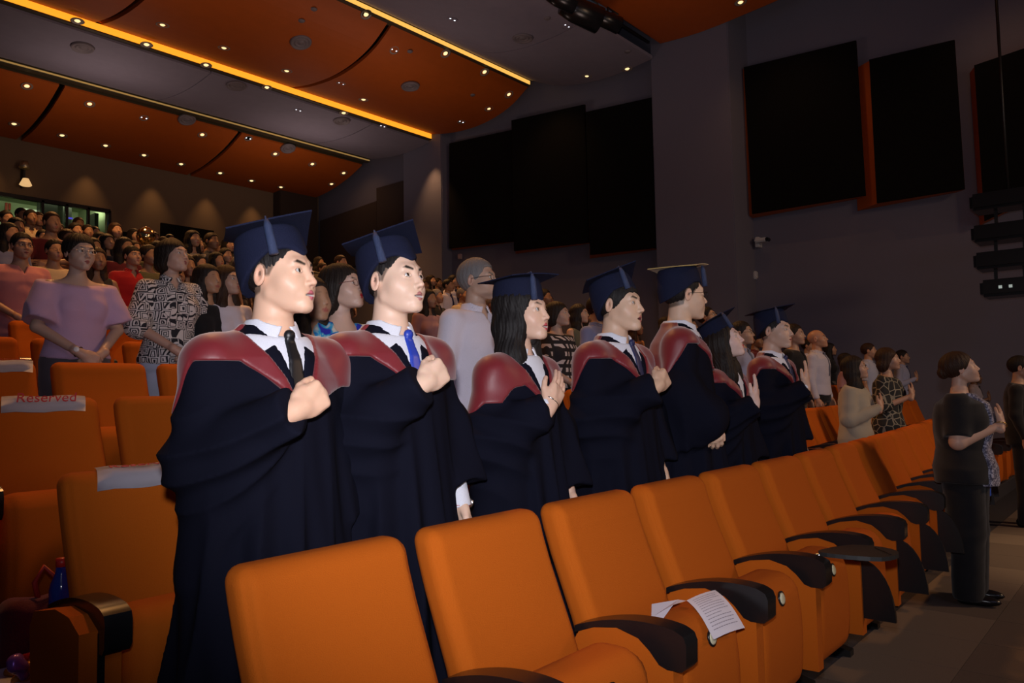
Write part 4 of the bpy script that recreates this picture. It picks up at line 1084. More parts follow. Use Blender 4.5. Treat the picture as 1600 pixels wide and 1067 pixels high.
    obj('button', lathe([(0, .146), (.008, .145), (.010, .140), (.010, .136), (0, .136)], 10), TASS, cap, (0, .012, 0))
    ta = p.get('tassel', (-.095, -.065)); tl = p.get('tassel_len', .10)
    zed = .142-.55*ta[0]**2
    obj('cord', tube([(0, .012, .144), (ta[0]*.5, .012+(ta[1]-.012)*.5, .143), (ta[0], ta[1], zed+.002), (ta[0]*1.04, ta[1]*1.04, zed-.012)], .0028, 6), TASS, cap)
    tz = zed-.008
    obj('tassel', tube([(ta[0]*1.04, ta[1]*1.05, tz), (ta[0]*1.04, ta[1]*1.06, tz-.02), (ta[0]*1.04, ta[1]*1.06, tz-tl*.6), (ta[0]*1.04, ta[1]*1.06, tz-tl)], [.006, .0115, .0125, .013], 10), TASS, cap)
def spot(px, py, n, dy=0., zc=1.598):
    """where a person of row n stands whose head shows at this pixel, and the stature that gives"""
    y = .93+.95*(n-1)+dy; P = at(px, py, 1, y)
    y += curve_y(P[0]); P = at(px, py, 1, y)
    H = (P[2]-tier(n))/zc*1.70
    return (P[0], P[1], tier(n)), H
# ---------------------------------------------------------------- the seven graduates of the second row
NAVYT = mat('navy_tie', (.015, .02, .08), .45); BLUET = mat('blue_satin_tie', (.02, .05, .40), .35); BLACKT = mat('black_satin_tie', (.006, .006, .008), .42)
GR = [
 ('nearest graduate, in navy cap and black gown, black tie, fist on chest', (428, 434), dict(pose=moved('fist', (-.045, .0, .02), (0, 0, 0), ((.212, .03, 1.12), (.200, .0, .875), (0, -.25, -1), (1, -.2, 0), .45, .3)), hy=.38, hp=.10, stub=.75, mouth=.0045, teeth=(.5, .44, .42), lip=(.50, .13, .16), res=.0028, cres=.0068, seed=1., tiem=BLACKT, skin=(.74, .46, .32), capyaw=-.10, tassel=(-.098, -.055), captilt=.16, backdrop=1.2, gaze=(.08, -1, .08), cuffs=(0, 1), jaw=.98)),
 ('second graduate from the left, bright blue tie, red watch strap on the lowered arm', (612, 443), dict(pose=moved('fist', (-.045, .0, .065)), hy=.12, hp=.14, stub=.75, mouth=.005, teeth=(.5, .44, .42), lip=(.46, .18, .17), res=.0028, cres=.0072, seed=2.3, tiem=BLUET, skin=(.76, .52, .39), capyaw=-.15, tassel=(-.10, -.05), captilt=.20, backdrop=1.5, gaze=(.0, -1, .2), cuffs=(0, 4), lefthigh=1, jaw=1.03)),
 ('graduate with long black hair, hand open on the chest, white cuff and bracelet', (812, 490), dict(pose=moved('flat', (-.07, .02, .01)), fem=1, hy=.16, hp=.08, mouth=.005, teeth=(.5, .44, .42), lip=(.55, .07, .10), res=.0032, cres=.0085, seed=3.1, skin=(.70, .45, .33), hairst='long', capyaw=.4, tassel=(-.06, -.085), captilt=.0, hooddrop=.11, gaze=(.1, -1, .15), cuffs=(4, 0), jaw=.92)),
 ('slim graduate in cap tilted back, black fringe and navy tie, fist on chest', (962, 478), dict(pose=moved('fist', (-.03, 0, .03)), hy=.12, hp=.05, stub=.5, mouth=.006, res=.0034, cres=.0095, seed=4.2, tiem=NAVYT, skin=(.66, .44, .31), hairst='fringe', capyaw=-.2, tassel=(-.07, -.08), captilt=.30, gaze=(.08, -1, .08), cuffs=(0, 0), jaw=.90, len=1.04)),
 ('tall graduate with glasses seen from behind, yellow-topped cap, fifth of seven', (1064, 462), dict(pose=(((-.225, .02, 1.13), (-.20, -.10, 1.02), (0, -.25, -1), (-1, -.2, 0), .6, .3), ((.22, .03, 1.12), (.20, -.06, .98), (0, -.25, -1), (1, -.2, 0), .6, .3)), hy=.40, hp=.04, stub=.8, res=.004, cres=.010, seed=5.5, skin=(.66, .44, .31), glasses=1, capyaw=.1, tassel=(-.0, -.105), captilt=.06, cuffs=(0, 0), jaw=.94, boardm='Y')),
 ('short graduate with red lipstick and long dark hair looking up, cap pushed back', (1131, 535), dict(pose=moved('flatup', (-.10, .02, .03)), fem=1, hy=.20, hp=.30, lip=(.50, .02, .04), res=.0042, cres=.011, seed=6.1, skin=(.66, .46, .40), hairst='long', hairm=DARKB, capyaw=.1, tassel=(-.07, -.08), captilt=.22, cuffs=(0, 0), jaw=.92)),
 ('graduate in cap and gown farthest right of the row, palm upright on the chest', (1207, 518), dict(pose=moved('flatup', (-.09, .01, .03)), hy=.0, hp=.06, stub=.6, res=.0042, cres=.011, seed=7.7, tiem=NAVYT, skin=(.56, .36, .27), capyaw=.05, tassel=(-.085, -.06), captilt=.10, cuffs=(4, 0), jaw=.93)),
]
YEL = cloth('mustard_board_cloth', (.40, .28, .10), .8)
for i, (lab, (px, py), p) in enumerate(GR):
    loc, H = spot(px, py, 2, -.03)
    if p.get('boardm') == 'Y': p['boardm'] = YEL
    p['gown'] = 1; p.setdefault('hairst', 'undercap'); p.setdefault('hairm', BLACKH)
    yaw = .50 if i == 4 else 0.
    g = person(lab, loc, H, yaw, group='graduates in caps and gowns', **p); print('grad', i, loc, H)
    if i == 1:
        wr = POSE['fist'][1][1]; w_ = V(*wr)
        obj('watch_strap', tube([(w_[0]+.030*cos(a), w_[1]+.028*sin(a), w_[2]-.012) for a in [2*pi*k/16 for k in range(16)]], .010, 6, True), mat('red_strap_leather', (.42, .04, .05), .5), g)
        wf = obj('watch_face', lathe([(0, 0), (.017, 0), (.018, .006), (.014, .009), (0, .009)], 14), mat('steel', (.6, .6, .6), .25, 1.), g); wf.location = (w_[0]+.036, w_[1]-.008, w_[2]-.012); wf.rotation_euler = (0, radians(90), 0)
    if i == 2:
        w_ = V(*p['pose'][0][1])*V(.93, 1, 1); dd = nrm(POSE['flat'][0][2])
        q = w_+dd*.03
        obj('bracelet', tube([q+(np.cross(dd, (0, -1, 0))*cos(a)+V(0, -1, 0)*sin(a)*.75)*.034 for a in [2*pi*k/18 for k in range(18)]], .003, 6, True), mat('steel', (.6, .6, .6), .25, 1.), g)
# ---------------------------------------------------------------- people of the audience who can be told apart
def cl(n, c, **k): return cloth(n, c, **k)
LAV = cl('lavender_blouse', (.50, .33, .50)); PINK = cl('salmon_shirt', (.50, .20, .21)); REDP = cl('red_polo', (.34, .008, .012)); CREAM = cl('cream_cloth', (.50, .40, .26)); BEIGE = cl('beige_knit', (.34, .30, .23)); WLIN = cl('white_blouse', (.62, .58, .66)); BLKC = cl('black_cloth', (.010, .010, .012)); NAVC = cl('dark_navy_cloth', (.02, .022, .035)); MARC = cl('maroon_cloth', (.10, .010, .015)); GREYC = cl('grey_brown_skirt', (.09, .075, .09)); PALEB = cl('pale_blue_trousers', (.42, .45, .58)); DENIM = cl('denim', (.045, .06, .10)); BLUES = cl('blue_shirt', (.16, .19, .36)); OLIVE = cl('olive_cloth', (.09, .085, .04)); ORAN = cl('orange_print_cloth', (.50, .20, .05)); GREEN = cl('grey_green_dress', (.10, .105, .075)); CHAR = cl('charcoal_trousers', (.10, .085, .08)); PKC = cl('dusty_pink_cloth', (.32, .18, .20))
GEO = pattern('black_white_spiral_print', 'spiral', (.012, .012, .02), (.60, .56, .56), 17); HEX = pattern('black_cell_print', 'cells', (.008, .010, .012), (.22, .20, .15), 13); GRID = pattern('black_white_grid_print', 'grid', (.010, .008, .012), (.52, .46, .46), 22); FLO = pattern('blue_marbled_print', 'floral', (.008, .012, .30), (.55, .50, .42), 9, (.01, .25, .45)); SCARF = pattern('grey_floral_scarf_print', 'floral', (.06, .06, .10), (.42, .42, .52), 38, (.20, .20, .28)); BEADS = pattern('brown_cream_print', 'grid', (.05, .02, .015), (.40, .28, .18), 30)
def aud(lab, px, py, n, dy=0., Hc=(1.35, 1.92), **p):
    loc, H = spot(px, py, n, dy)
    H2 = min(max(H, Hc[0]), Hc[1]); p['tint'] = (.86, .80, .76)
    if loc[0] > 13.3: print('OUT', lab[:40], loc)
    if abs(H2-H) > .01: print('clamp', lab[:40], round(H, 2), n)
    return person(lab, loc, H2, **p)
UN = [
 ('man in glasses and salmon band-collar shirt at the left border', 33, 386, 7, dict(pose='clasp', hy=.05, hp=.03, glasses=1, rimm=BLACKP, hairst='short', res=.005, skin=(.44, .27, .19), fat=1.15, top=dict(mat=PINK, neck='polo', collar=0, sleeve=.46, hem=.78), bottom=('trousers', 0, DENIM), seed=1)),
 ('woman in lavender wide-sleeved blouse and grey-brown skirt with wristwatch and glasses', 122, 396, 5, dict(pose='clasp', fem=1, hy=.10, hp=.0, glasses=1, rimm=mat('steel', (.6, .6, .6), .25, 1.), hairst='bun', hairm=DARKB, res=.0038, skin=(.54, .38, .31), fat=1.14, top=dict(mat=LAV, neck='wide', sleeve=.44, r0=.085, r1=.11, hem=.93, off=.02), bottom=('skirt', .25, GREYC), seed=2)),
 ('woman in black and white spiral-print shirt and pale trousers, hands clasped', 268, 402, 5, dict(pose='clasp', fem=1, hy=.32, hp=.16, hairst='bob', hairm=DARKB, res=.0038, skin=(.54, .36, .29), lip=(.25, .06, .08), fat=1.10, top=dict(mat=GEO, neck='polo', sleeve=.60, r0=.07, r1=.078, hem=.88, off=.02, pts=.03), bottom=('trousers', 0, PALEB), seed=3)),
 ('man in bright red polo shirt between the lavender blouse and the spiral print', 206, 402, 8, dict(pose='clasp', hy=.15, hp=.15, hairst='fringe', res=.0055, skin=(.42, .25, .17), fat=1.05, top=dict(mat=REDP, neck='polo', sleeve=.44, hem=.86), bottom=('trousers', 0, DENIM), seed=4)),
 ('woman in white embroidered blouse with shoulder-length brown hair left of the nearest graduate', 353, 440, 5, dict(pose='hang', fem=1, hy=.30, hp=.12, hairst='long', hairm=BROWNH, res=.0045, skin=(.50, .34, .27), top=dict(mat=WLIN, neck='crew', sleeve=.55, r0=.066, r1=.075, hem=.88, off=.018), bottom=('trousers', 0, BLKC), seed=5)),
 ('woman with black bob, red lipstick and glasses in a blue marbled dress', 533, 452, 3, dict(pose='hang', fem=1, hy=.30, hp=.20, glasses=1, rimm=mat('dark_red_rim', (.12, .02, .02), .4), hairst='shag', hairm=DARKB, res=.0032, skin=(.60, .42, .35), lip=(.50, .01, .04), top=dict(mat=FLO, neck='scoop', sleeve=.18, r0=.062, r1=.06, hem=.60, off=.014), bottom=('skirt', .45, FLO), seed=6)),
 ('grey-haired man in glasses and open-collared white shirt behind the graduates', 744, 440, 3, dict(pose='hang', hy=.30, hp=.12, glasses=1, hairst='grey_short', hairm=GREYH, res=.0036, hair=(.10, .10, .10), skin=(.52, .36, .28), top=dict(mat=WLIN, neck='polo', sleeve=1., off=.022, r0=.066, r1=.062, r2=.040, hem=.90, pts=.05), bottom=('trousers', 0, BLKC), seed=7)),
 ('woman with short dark hair in black and white grid-print tunic behind the third graduate', 870, 492, 4, dict(pose='clasp', fem=1, hy=.25, hp=.12, hairst='bob', hairm=DARKB, res=.005, skin=(.50, .34, .27), fat=1.16, top=dict(mat=GRID, neck='crew', sleeve=.62, r0=.07, r1=.07, hem=.62, off=.02), bottom=('trousers', 0, BLKC), seed=8)),
 ('young woman with long black hair in a sleeveless grey-green dress', 904, 491, 5, dict(pose='clasp', fem=1, hy=.25, hp=.08, hairst='long', res=.006, skin=(.50, .34, .26), top=dict(mat=GREEN, neck='crew', sleeve=0, hem=.60), bottom=('skirt', .45, GREEN), seed=9)),
 ('man in glasses and blue shirt half hidden by the slim graduate', 934, 483, 4, dict(pose='clasp', hy=.15, hp=.10, glasses=1, hairst='short', res=.0055, skin=(.42, .27, .19), fat=1.05, top=dict(mat=BLUES, neck='polo', sleeve=.5, hem=.9), bottom=('trousers', 0, NAVC), seed=10)),
 ('man in glasses looking up above the cap of the short graduate', 1106, 497, 4, dict(pose='hang', hy=.15, hp=.32, glasses=1, hairst='short', res=.006, skin=(.50, .33, .22), top=dict(mat=CREAM, neck='polo', sleeve=.5), seed=11)),
 ('man in glasses with pale blue shirt and grey tie between the last two graduates', 1158, 522, 3, dict(pose='hang', hy=.15, hp=.12, glasses=1, hairst='short', res=.0055, skin=(.48, .32, .23), top=dict(mat=cl('pale_blue_shirt', (.30, .32, .46)), neck='polo', sleeve=1., tie=mat('grey_tie', (.10, .11, .16), .5)), seed=12)),
 ('man in open black jacket and grey trousers right of the last graduate', 1240, 524, 3, dict(pose='hang', hy=.05, hp=.10, hairst='short', hairm=DARKB, res=.0055, skin=(.46, .30, .22), top=dict(mat=BLKC, neck='v', collar=0, sleeve=1., hem=.84, off=.024), bottom=('trousers', 0, CHAR), seed=13)),
 ('bald man in white long-sleeved shirt and grey tie looking up', 1277, 531, 3, dict(pose='hang', hy=.12, hp=.22, hairst='bald', res=.0055, skin=(.50, .28, .18), fat=1.08, top=dict(mat=cl('white_office_shirt', (.48, .47, .56)), neck='polo', sleeve=1., off=.018, tie=mat('grey_tie', (.10, .11, .16), .5)), bottom=('trousers', 0, BLKC), seed=14)),
 ('woman in loose beige sweater with glasses and long dark hair, hand on chest', 1335, 576, 2, dict(pose='flat', fem=1, hy=.20, hp=.20, glasses=1, hairst='long', hairm=DARKB, res=.0052, skin=(.48, .30, .22), fat=1.12, top=dict(mat=BEIGE, neck='crew', sleeve=1., off=.028, r0=.075, r1=.072, r2=.05, hem=.84), bottom=('trousers', 0, DENIM), seed=15)),
 ('woman with brown hair in a black cell-patterned dress beside the beige sweater', 1386, 562, 2, dict(pose='flat', fem=1, hy=.25, hp=.10, hairst='shag', hairm=BROWNH, res=.0055, skin=(.44, .28, .21), fat=1.15, top=dict(mat=HEX, neck='crew', sleeve=.65, off=.02, hem=.7), bottom=('skirt', .45, HEX), seed=16)),
 ('man in light blue shirt and tie, hand on chest, behind the cell-patterned dress', 1409, 558, 3, dict(pose='flat', hy=.10, hp=.06, hairst='short', res=.006, skin=(.42, .26, .18), top=dict(mat=cl('pale_blue_shirt', (.30, .32, .46)), neck='polo', sleeve=1., tie=mat('navy_tie', (.015, .02, .08), .45)), bottom=('trousers', 0, BLKC), seed=17)),
 ('dark-haired person in white shirt with a black sash, standing far right, hand on chest', 1522, 590, 2, dict(pose='flat', hy=.15, hp=.05, hairst='short', res=.006, skin=(.16, .09, .06), top=dict(mat=cl('dim_white_shirt', (.32, .29, .34)), neck='polo', sleeve=.5, tie=BLKC), bottom=('trousers', 0, BLKC), seed=18)),
]
for lab, x, y, n, p in UN:
    g = aud(lab, x, y, n, Hc=(1.30, 1.95), **p)
    if 'lavender' in lab:
        w_ = V(*POSE['clasp'][0][1])*V(.93, 1, 1); e_ = V(*POSE['clasp'][0][0])*V(.93, 1, 1); dd = nrm(w_-e_); a1 = nrm(np.cross(dd, (0, 0, 1))); a2 = np.cross(dd, a1); q = w_-dd*.02
        obj('watch_strap', tube([q+(a1*cos(a)+a2*sin(a))*.0285 for a in [2*pi*k/16 for k in range(16)]], .007, 6, True), mat('brown_leather', (.05, .02, .015), .5), g)
        wf = obj('watch_face', lathe([(0, 0), (.016, 0), (.017, .006), (.012, .008), (0, .008)], 14), mat('pale_dial', (.7, .7, .7), .3), g); wf.location = q+V(-.02, -.028, .012); wf.rotation_euler = (radians(90), 0, radians(-30))
    if 'embroidered' in lab: pass
# woman in black on the front floor and the man in black at the right border
FLAT = 'flat'
g = person('woman in black with a grey floral scarf standing on the front floor, hand on chest', (5.62, 1.03, 0), 1.55, .05, pose='flat', fem=1, hy=.32, hp=.26, fat=1.40, armfat=1.5, leg=1.55, hairst='bun', hairm=BROWNH, res=.0038, cres=.009, skin=(.50, .31, .23), seed=20,
           top=dict(mat=BLKC, neck='scoop', sleeve=.44, r0=.085, r1=.082, off=.022, hem=.82), bottom=('trousers', 0, BLKC))
def scarf_f(P):
    z = P[:, 2]; d = torso_d(P, 1, .038, 1.40); X = P.copy(); X[:, 0] = np.abs(X[:, 0]); d = smin(d, ell(X, (.068, -.125, 1.235), (.068, .055, .06)), .06)
    d = smax(d, P[:, 1]+.03, .01); d = smax(d, np.abs(P[:, 0]-.0)-np.interp(z, [.80, 1.1, 1.42], [.14, .11, .055]), .01); d = smax(d, .80-z, .01); return smax(d, z-(1.44+.1*P[:, 1]), .01)+folds(P, .003, 2.2)
mk('scarf', (scarf_f, V(-.25, -.30, .76), V(.25, .02, 1.5)), .010, SCARF, g)
q = V(*POSE['flat'][0][1])*V(.93, 1, 1)+nrm(POSE['flat'][0][2])*.0
obj('bracelet', tube([q+(V(.75, 0, -.62)*cos(a)+V(0, -1, 0)*sin(a))*.036 for a in [2*pi*k/18 for k in range(18)]], .0035, 6, True), mat('gold', (.6, .4, .12), .3, 1.), g)
obj('blue_tag', box(.20, .225, -.12, -.08, .70, .80, .005), mat('blue_plastic_tag', (.03, .10, .55), .4), g)
loc = at(1592, 575, 1, 1.12); g = person('man in black suit standing on the front floor at the right border', (loc[0], 1.12, 0), loc[2]/1.598*1.70, 0., pose='hang', hy=.1, hairst='short', res=.0055, skin=(.42, .26, .18), seed=21, top=dict(mat=BLKC, neck='v', collar=0, sleeve=1., off=.024, hem=.82), bottom=('trousers', 0, BLKC))
print('suit', loc)
# ---------------------------------------------------------------- the crowd further back
K = dict(res=.0085, cres=.017)
PR = {
 'ms': dict(pose='hang', hairst='short', hy=.15, hp=.1, top=dict(neck='polo', sleeve=.46)),
 'mg': dict(pose='clasp', hairst='short', glasses=1, hy=.10, hp=.08, top=dict(neck='crew', sleeve=.44)),
 'mx': dict(pose='cross', hairst='short', hy=.18, hp=.08, top=dict(neck='crew', sleeve=.44)),
 'mp': dict(pose='phone', hairst='fringe', hy=.2, hp=.0, top=dict(neck='crew', sleeve=.44)),
 'mt': dict(pose='clasp', hairst='short', hy=.15, hp=.1, top=dict(neck='polo', sleeve=1., tie=NAVYT)),
 'fl': dict(fem=1, pose='hang', hairst='long', hy=.15, hp=.1, top=dict(neck='crew', sleeve=.42)),
 'fc': dict(fem=1, pose='clasp', hairst='long', hy=.12, hp=.05, top=dict(neck='scoop', sleeve=0)),
 'fb': dict(fem=1, pose='clasp', hairst='bob', hy=.2, hp=.1, top=dict(neck='crew', sleeve=.5)),
 'fn': dict(fem=1, pose='hang', hairst='bun', hy=.2, hp=.1, top=dict(neck='crew', sleeve=.42)),
}
CR = [
 (9, 343, 13, 'mg', CREAM, 'man in glasses and pale collar at the far left edge of the upper crowd'),
 (33, 326, 16, 'ms', BLKC, 'dark figure in a suit silhouetted against the control-room window'),
 (25, 355, 11, 'fl', BLKC, 'woman in black with long hair at the left of the upper crowd'),
 (47, 341, 13, 'ms', CREAM, 'man in a cream T-shirt below the left window pane'),
 (59, 344, 15, 'ms', MARC, 'man mostly hidden behind the shoulder of the cream T-shirt'),
 (80, 349, 10, 'mx', MARC, 'man in dark red shirt with folded arms, above the lavender blouse'),
 (91, 359, 15, 'fl', MARC, 'small face behind the right shoulder of the man with folded arms'),
 (14, 366, 9, 'fl', BLUES, 'person in a blue top behind the salmon shirt at the left border'),
 (84, 393, 8, 'mg', CREAM, 'man in pale grey shirt between the salmon shirt and the lavender blouse'),
 (117, 361, 13, 'ms', BLKC, 'dark-haired man directly above the head of the woman in lavender'),
 (122, 352, 16, 'ms', NAVC, 'man at the back partly hidden, below the third window mullion'),
 (136, 363, 13, 'ms', MARC, 'bareheaded man right of the dark-haired man above the lavender blouse'),
 (147, 364, 14, 'fl', BLKC, 'woman with dark hair below the right end of the control-room window'),
 (145, 386, 10, 'fb', MARC, 'woman with a straight fringe beside the head of the woman in lavender'),
 (149, 406, 8, 'fc', BLKC, 'woman in a black sleeveless top at the shoulder of the lavender blouse'),
 (167, 379, 11, 'fl', NAVC, 'woman with long hair in a dark sleeveless dress above the red polo'),
 (180, 361, 13, 'fl', CREAM, 'long-haired person in a white printed T-shirt right of the window'),
 (209, 369, 13, 'fl', MARC, 'person with a lit face standing left of the foil balloon'),
 (194, 387, 10, 'fl', MARC, 'round-faced woman in maroon just above the red polo man'),
 (209, 388, 11, 'fl', BEADS, 'woman in a patterned white top behind the red polo man'),
 (219, 374, 13, 'ms', BLKC, 'dark-haired person holding the foil balloon'),
 (232, 400, 8, 'fn', OLIVE, 'person in an olive top with dark hair left of the spiral print'),
 (245, 391, 9, 'ms', OLIVE, 'man half hidden by the head of the woman in the spiral print'),
 (255, 381, 14, 'ms', MARC, 'small orange-lit face above the woman in the spiral print'),
 (265, 377, 15, 'ms', BLKC, 'dim face in front of the black opening, left part'),
 (301, 374, 15, 'fl', CREAM, 'pale-topped person behind the man in the white T-shirt'),
 (307, 383, 12, 'mx', WLIN, 'man in a white T-shirt with folded arms below the black opening'),
 (321, 391, 12, 'mp', MARC, 'person in a rust top holding up a phone'),
 (340, 391, 13, 'mg', BLKC, 'face tinted purple beside the cap of the nearest graduate'),
 (352, 400, 11, 'ms', MARC, 'man in dark red near the cap corner of the nearest graduate'),
 (367, 398, 14, 'ms', BLKC, 'dim figure just left of the nearest graduate\'s cap'),
 (310, 412, 9, 'fc', WLIN, 'woman in a white sleeveless top behind the spiral print'),
 (290, 417, 8, 'fl', MARC, 'brown-haired woman at the right shoulder of the spiral print'),
 (323, 438, 7, 'fl', BLKC, 'young woman in dark blue with black hair beside the white embroidered blouse'),
 (338, 407, 10, 'fl', BLKC, 'woman with long dark hair above the white embroidered blouse'),
 (372, 410, 12, 'fn', NAVC, 'grey-haired person left of the nearest graduate'),
 (280, 392, 12, 'ms', BLKC, 'person in black left of the white T-shirt with folded arms'),
 (156, 375, 12, 'fl', BLKC, 'dim woman between the window end and the white printed T-shirt'),
 (104, 372, 11, 'fb', BLKC, 'woman in black behind the head of the woman in lavender'),
 (66, 372, 9, 'ms', BLKC, 'dark man behind the salmon shirt, right shoulder'),
 (240, 372, 15, 'fl', NAVC, 'dim figure right of the foil balloon'),
 (330, 378, 15, 'ms', NAVC, 'dim figure in front of the black opening, right part'),
 (356, 384, 15, 'fl', BLKC, 'dim figure under the left corner of the nearest cap'),
 (270, 430, 7, 'fb', BLKC, 'woman hidden behind the spiral print'),
 # between the first and second graduates
 (498, 411, 14, 'fl', CREAM, 'person with a pink headband near the rear corner, pale top'),
 (504, 421, 12, 'mg', ORAN, 'man in glasses and an orange patterned shirt right of the nearest face'),
 (532, 411, 15, 'ms', CREAM, 'man in a cream shirt standing apart by the rear corner of the side wall'),
 (492, 436, 10, 'ms', ORAN, 'man in orange behind the nose of the nearest graduate'),
 (497, 452, 8, 'fl', WLIN, 'dark-haired person in white right of the nearest graduate'),
 (512, 468, 6, 'fc', BLKC, 'woman in a sleeveless black dress with a bare shoulder behind the marbled dress'),
 (484, 470, 6, 'fl', BLKC, 'person in black behind the chin of the nearest graduate'),
 (521, 440, 9, 'fl', BLKC, 'black-haired person behind the bob of the woman in the marbled dress'),
 (515, 426, 13, 'ms', CREAM, 'person in white right of the orange patterned shirt'),
 # right of the second graduate
 (682, 464, 8, 'ms', BLKC, 'man in a black polo shirt between the second graduate and the grey-haired man'),
 (700, 447, 10, 'mt', WLIN, 'man in white shirt and dark tie, left of a pair'),
 (708, 440, 11, 'mt', WLIN, 'man in white shirt and loosened dark tie, right of a pair'),
 (718, 443, 12, 'ms', BLKC, 'dark-haired man behind the pair in white shirts and ties'),
 (723, 462, 8, 'mt', CREAM, 'man in white shirt and tie beside the shoulder of the grey-haired man'),
 (673, 439, 12, 'fl', GREEN, 'woman in a pale green top by the side wall'),
 (684, 443, 13, 'ms', NAVC, 'dark-haired head behind the black polo shirt'),
 (662, 447, 11, 'ms', MARC, 'person right behind the face of the second graduate'),
 (691, 449, 12, 'ms', BLKC, 'small face between the black polo and the white shirts'),
 (668, 468, 7, 'fl', PKC, 'woman in a dusty pink top by the chin of the second graduate'),
 # behind the third and fourth graduates
 (850, 465, 7, 'mg', MARC, 'man with brown hair above the shoulder of the third graduate'),
 (858, 473, 9, 'ms', ORAN, 'small orange-lit face behind the grid-print tunic'),
 (918, 497, 7, 'fl', MARC, 'person behind the woman in the sleeveless grey-green dress'),
 (948, 500, 6, 'fn', BEADS, 'woman in a patterned top behind the man in the blue shirt'),
 (992, 512, 5, 'fl', ORAN, 'person in an orange print behind the chest of the slim graduate'),
 (770, 478, 6, 'ms', MARC, 'person right of the grey-haired man near the long hair'),
 # right part
 (1090, 522, 5, 'fl', BEADS, 'woman with long fair-streaked hair behind the short graduate'),
 (1041, 508, 5, 'fl', BLKC, 'dark-haired person behind the slim graduate and the tall one'),
 (1180, 533, 4, 'ms', MARC, 'person between the grey tie and the last graduate'),
 (1232, 541, 4, 'ms', MARC, 'dim face behind the open black jacket'),
 (1262, 541, 4, 'ms', WLIN, 'dark-haired person in white between the black jacket and the bald man'),
 (1296, 546, 4, 'fl', BLKC, 'dark-haired person in black right of the bald man'),
 (1322, 577, 3, 'fl', PKC, 'dark-haired woman in pink half hidden by the beige sweater'),
 (1357, 549, 4, 'ms', PALEB, 'dark-haired man behind the beige sweater and the cell-patterned dress'),
 (1075, 512, 4, 'ms', WLIN, 'person in a white collar behind the tall graduate'),
]
rc = random.Random(5)
for px, py, n, k, m, lab in CR:
    pr = dict(PR[k]); pr['top'] = dict(pr['top']); 
    tint = rc.choice([(.62, .52, .44), (.74, .64, .56), (.85, .76, .70), (.5, .42, .36)])
    bot = ('trousers', 0, rc.choice([DENIM, BLKC, TROUS, CHAR]))
    first = k not in CACHE
    if first: pr.setdefault('skin', (.50, .32, .22))
    pr['top']['mat'] = m
    loc, H = spot(px, py, n)
    best = (n, loc, H)
    if not 1.45 < H < 1.85:      # stand them in the neighbouring row whose floor fits a grown-up
        for dn in (1, -1, 2, -2, 3, -3, 4, 5, -4, -5):
            if 2 < n+dn < 18:
                l2, h2 = spot(px, py, n+dn)
                if 1.45 < h2 < 1.85: best = (n+dn, l2, h2); break
    PLACED = globals().setdefault('PLACED', [])
    def crowd_gap(l): return min([sqrt((l[0]-q[0])**2+(l[1]-q[1])**2) for q in PLACED] or [9])
    if crowd_gap(best[1]) < .40:
        for dn in (1, -1, 2, -2, 3, -3):
            if 2 < n+dn < 18:
                l2, h2 = spot(px, py, n+dn)
                if 1.42 < h2 < 1.9 and crowd_gap(l2) >= .40: best = (n+dn, l2, h2); break
    n, loc, H = best
    PLACED.append(loc)
    while loc[0] > 13.2 and n > 2: n -= 1; loc, H = spot(px, py, n)
    if not 1.4 < H < 1.9: print('crowd H', lab[:50], round(H, 2), n)
    H = min(max(H, 1.40), 1.88)
    o = person(lab, loc, H, rc.uniform(-.12, .12), group='people of the audience further back', key=k, tint=tint, bottom=bot, hairm=rc.choice([BLACKH, BLACKH, DARKB, BROWNH]) if 'grey-haired' not in lab else GREYH, **{**pr, **K})
# ---------------------------------------------------------------- papers and belongings
PAPER = mat('paper', (.66, .64, .72), .7, bscale=8)
REDI = mat('red_ink', (.45, .02, .04), .6)
def reserved(n, x, lab, w=.30, txt='Reserved', front=False):
    """sheet laid over the top of a seat back: a flap in front, the lettering lying on top"""
    y = front_y(n)+curve_y(x); z = tier(n)
    t = thing('reserved_sign', lab, 'paper sign', (x, y, z+1.005))
    pr = [(-.014, -.055), (-.016, -.03), (-.010, -.010), (.006, .002), (.03, .006), (.08, .008), (.115, .004)]
    bm = bmesh.new(); ra = []
    for yy, zz in pr: ra.append([bm.verts.new((-w/2+w*k/6+yy*.3, yy+.0015*sin(k*2), zz+.003*sin(k*1.7))) for k in range(7)])
    for a, b in zip(ra, ra[1:]):
        for k in range(6): bm.faces.new((a[k], a[k+1], b[k+1], b[k]))
    bmesh.ops.solidify(bm, geom=bm.faces[:], thickness=.0008)
    obj('sheet', bm_mesh(bm, True), PAPER, t)
    tx = obj('lettering', text_mesh(txt, .058), REDI, t, (.0, -.0125, -.000)); tx.rotation_euler = (radians(62), 0, 0)
    if not front: tx.location = (0, .035, .0105); tx.rotation_euler = (radians(5), 0, 0)
    return t
s2 = seat_x = 1.095
reserved(2, 1.095, 'white paper with red handwriting over the nearest second-row seat, left of the nearest graduate', .30)
p = at(70, 628, 1, front_y(3)); reserved(3, p[0], 'white paper marked in red over the third-row seat at the left border', .30, front=True)
p = at(5, 566, 1, front_y(4)); reserved(4, p[0], 'sliver of white paper on the fourth-row seat at the far left edge', .26)
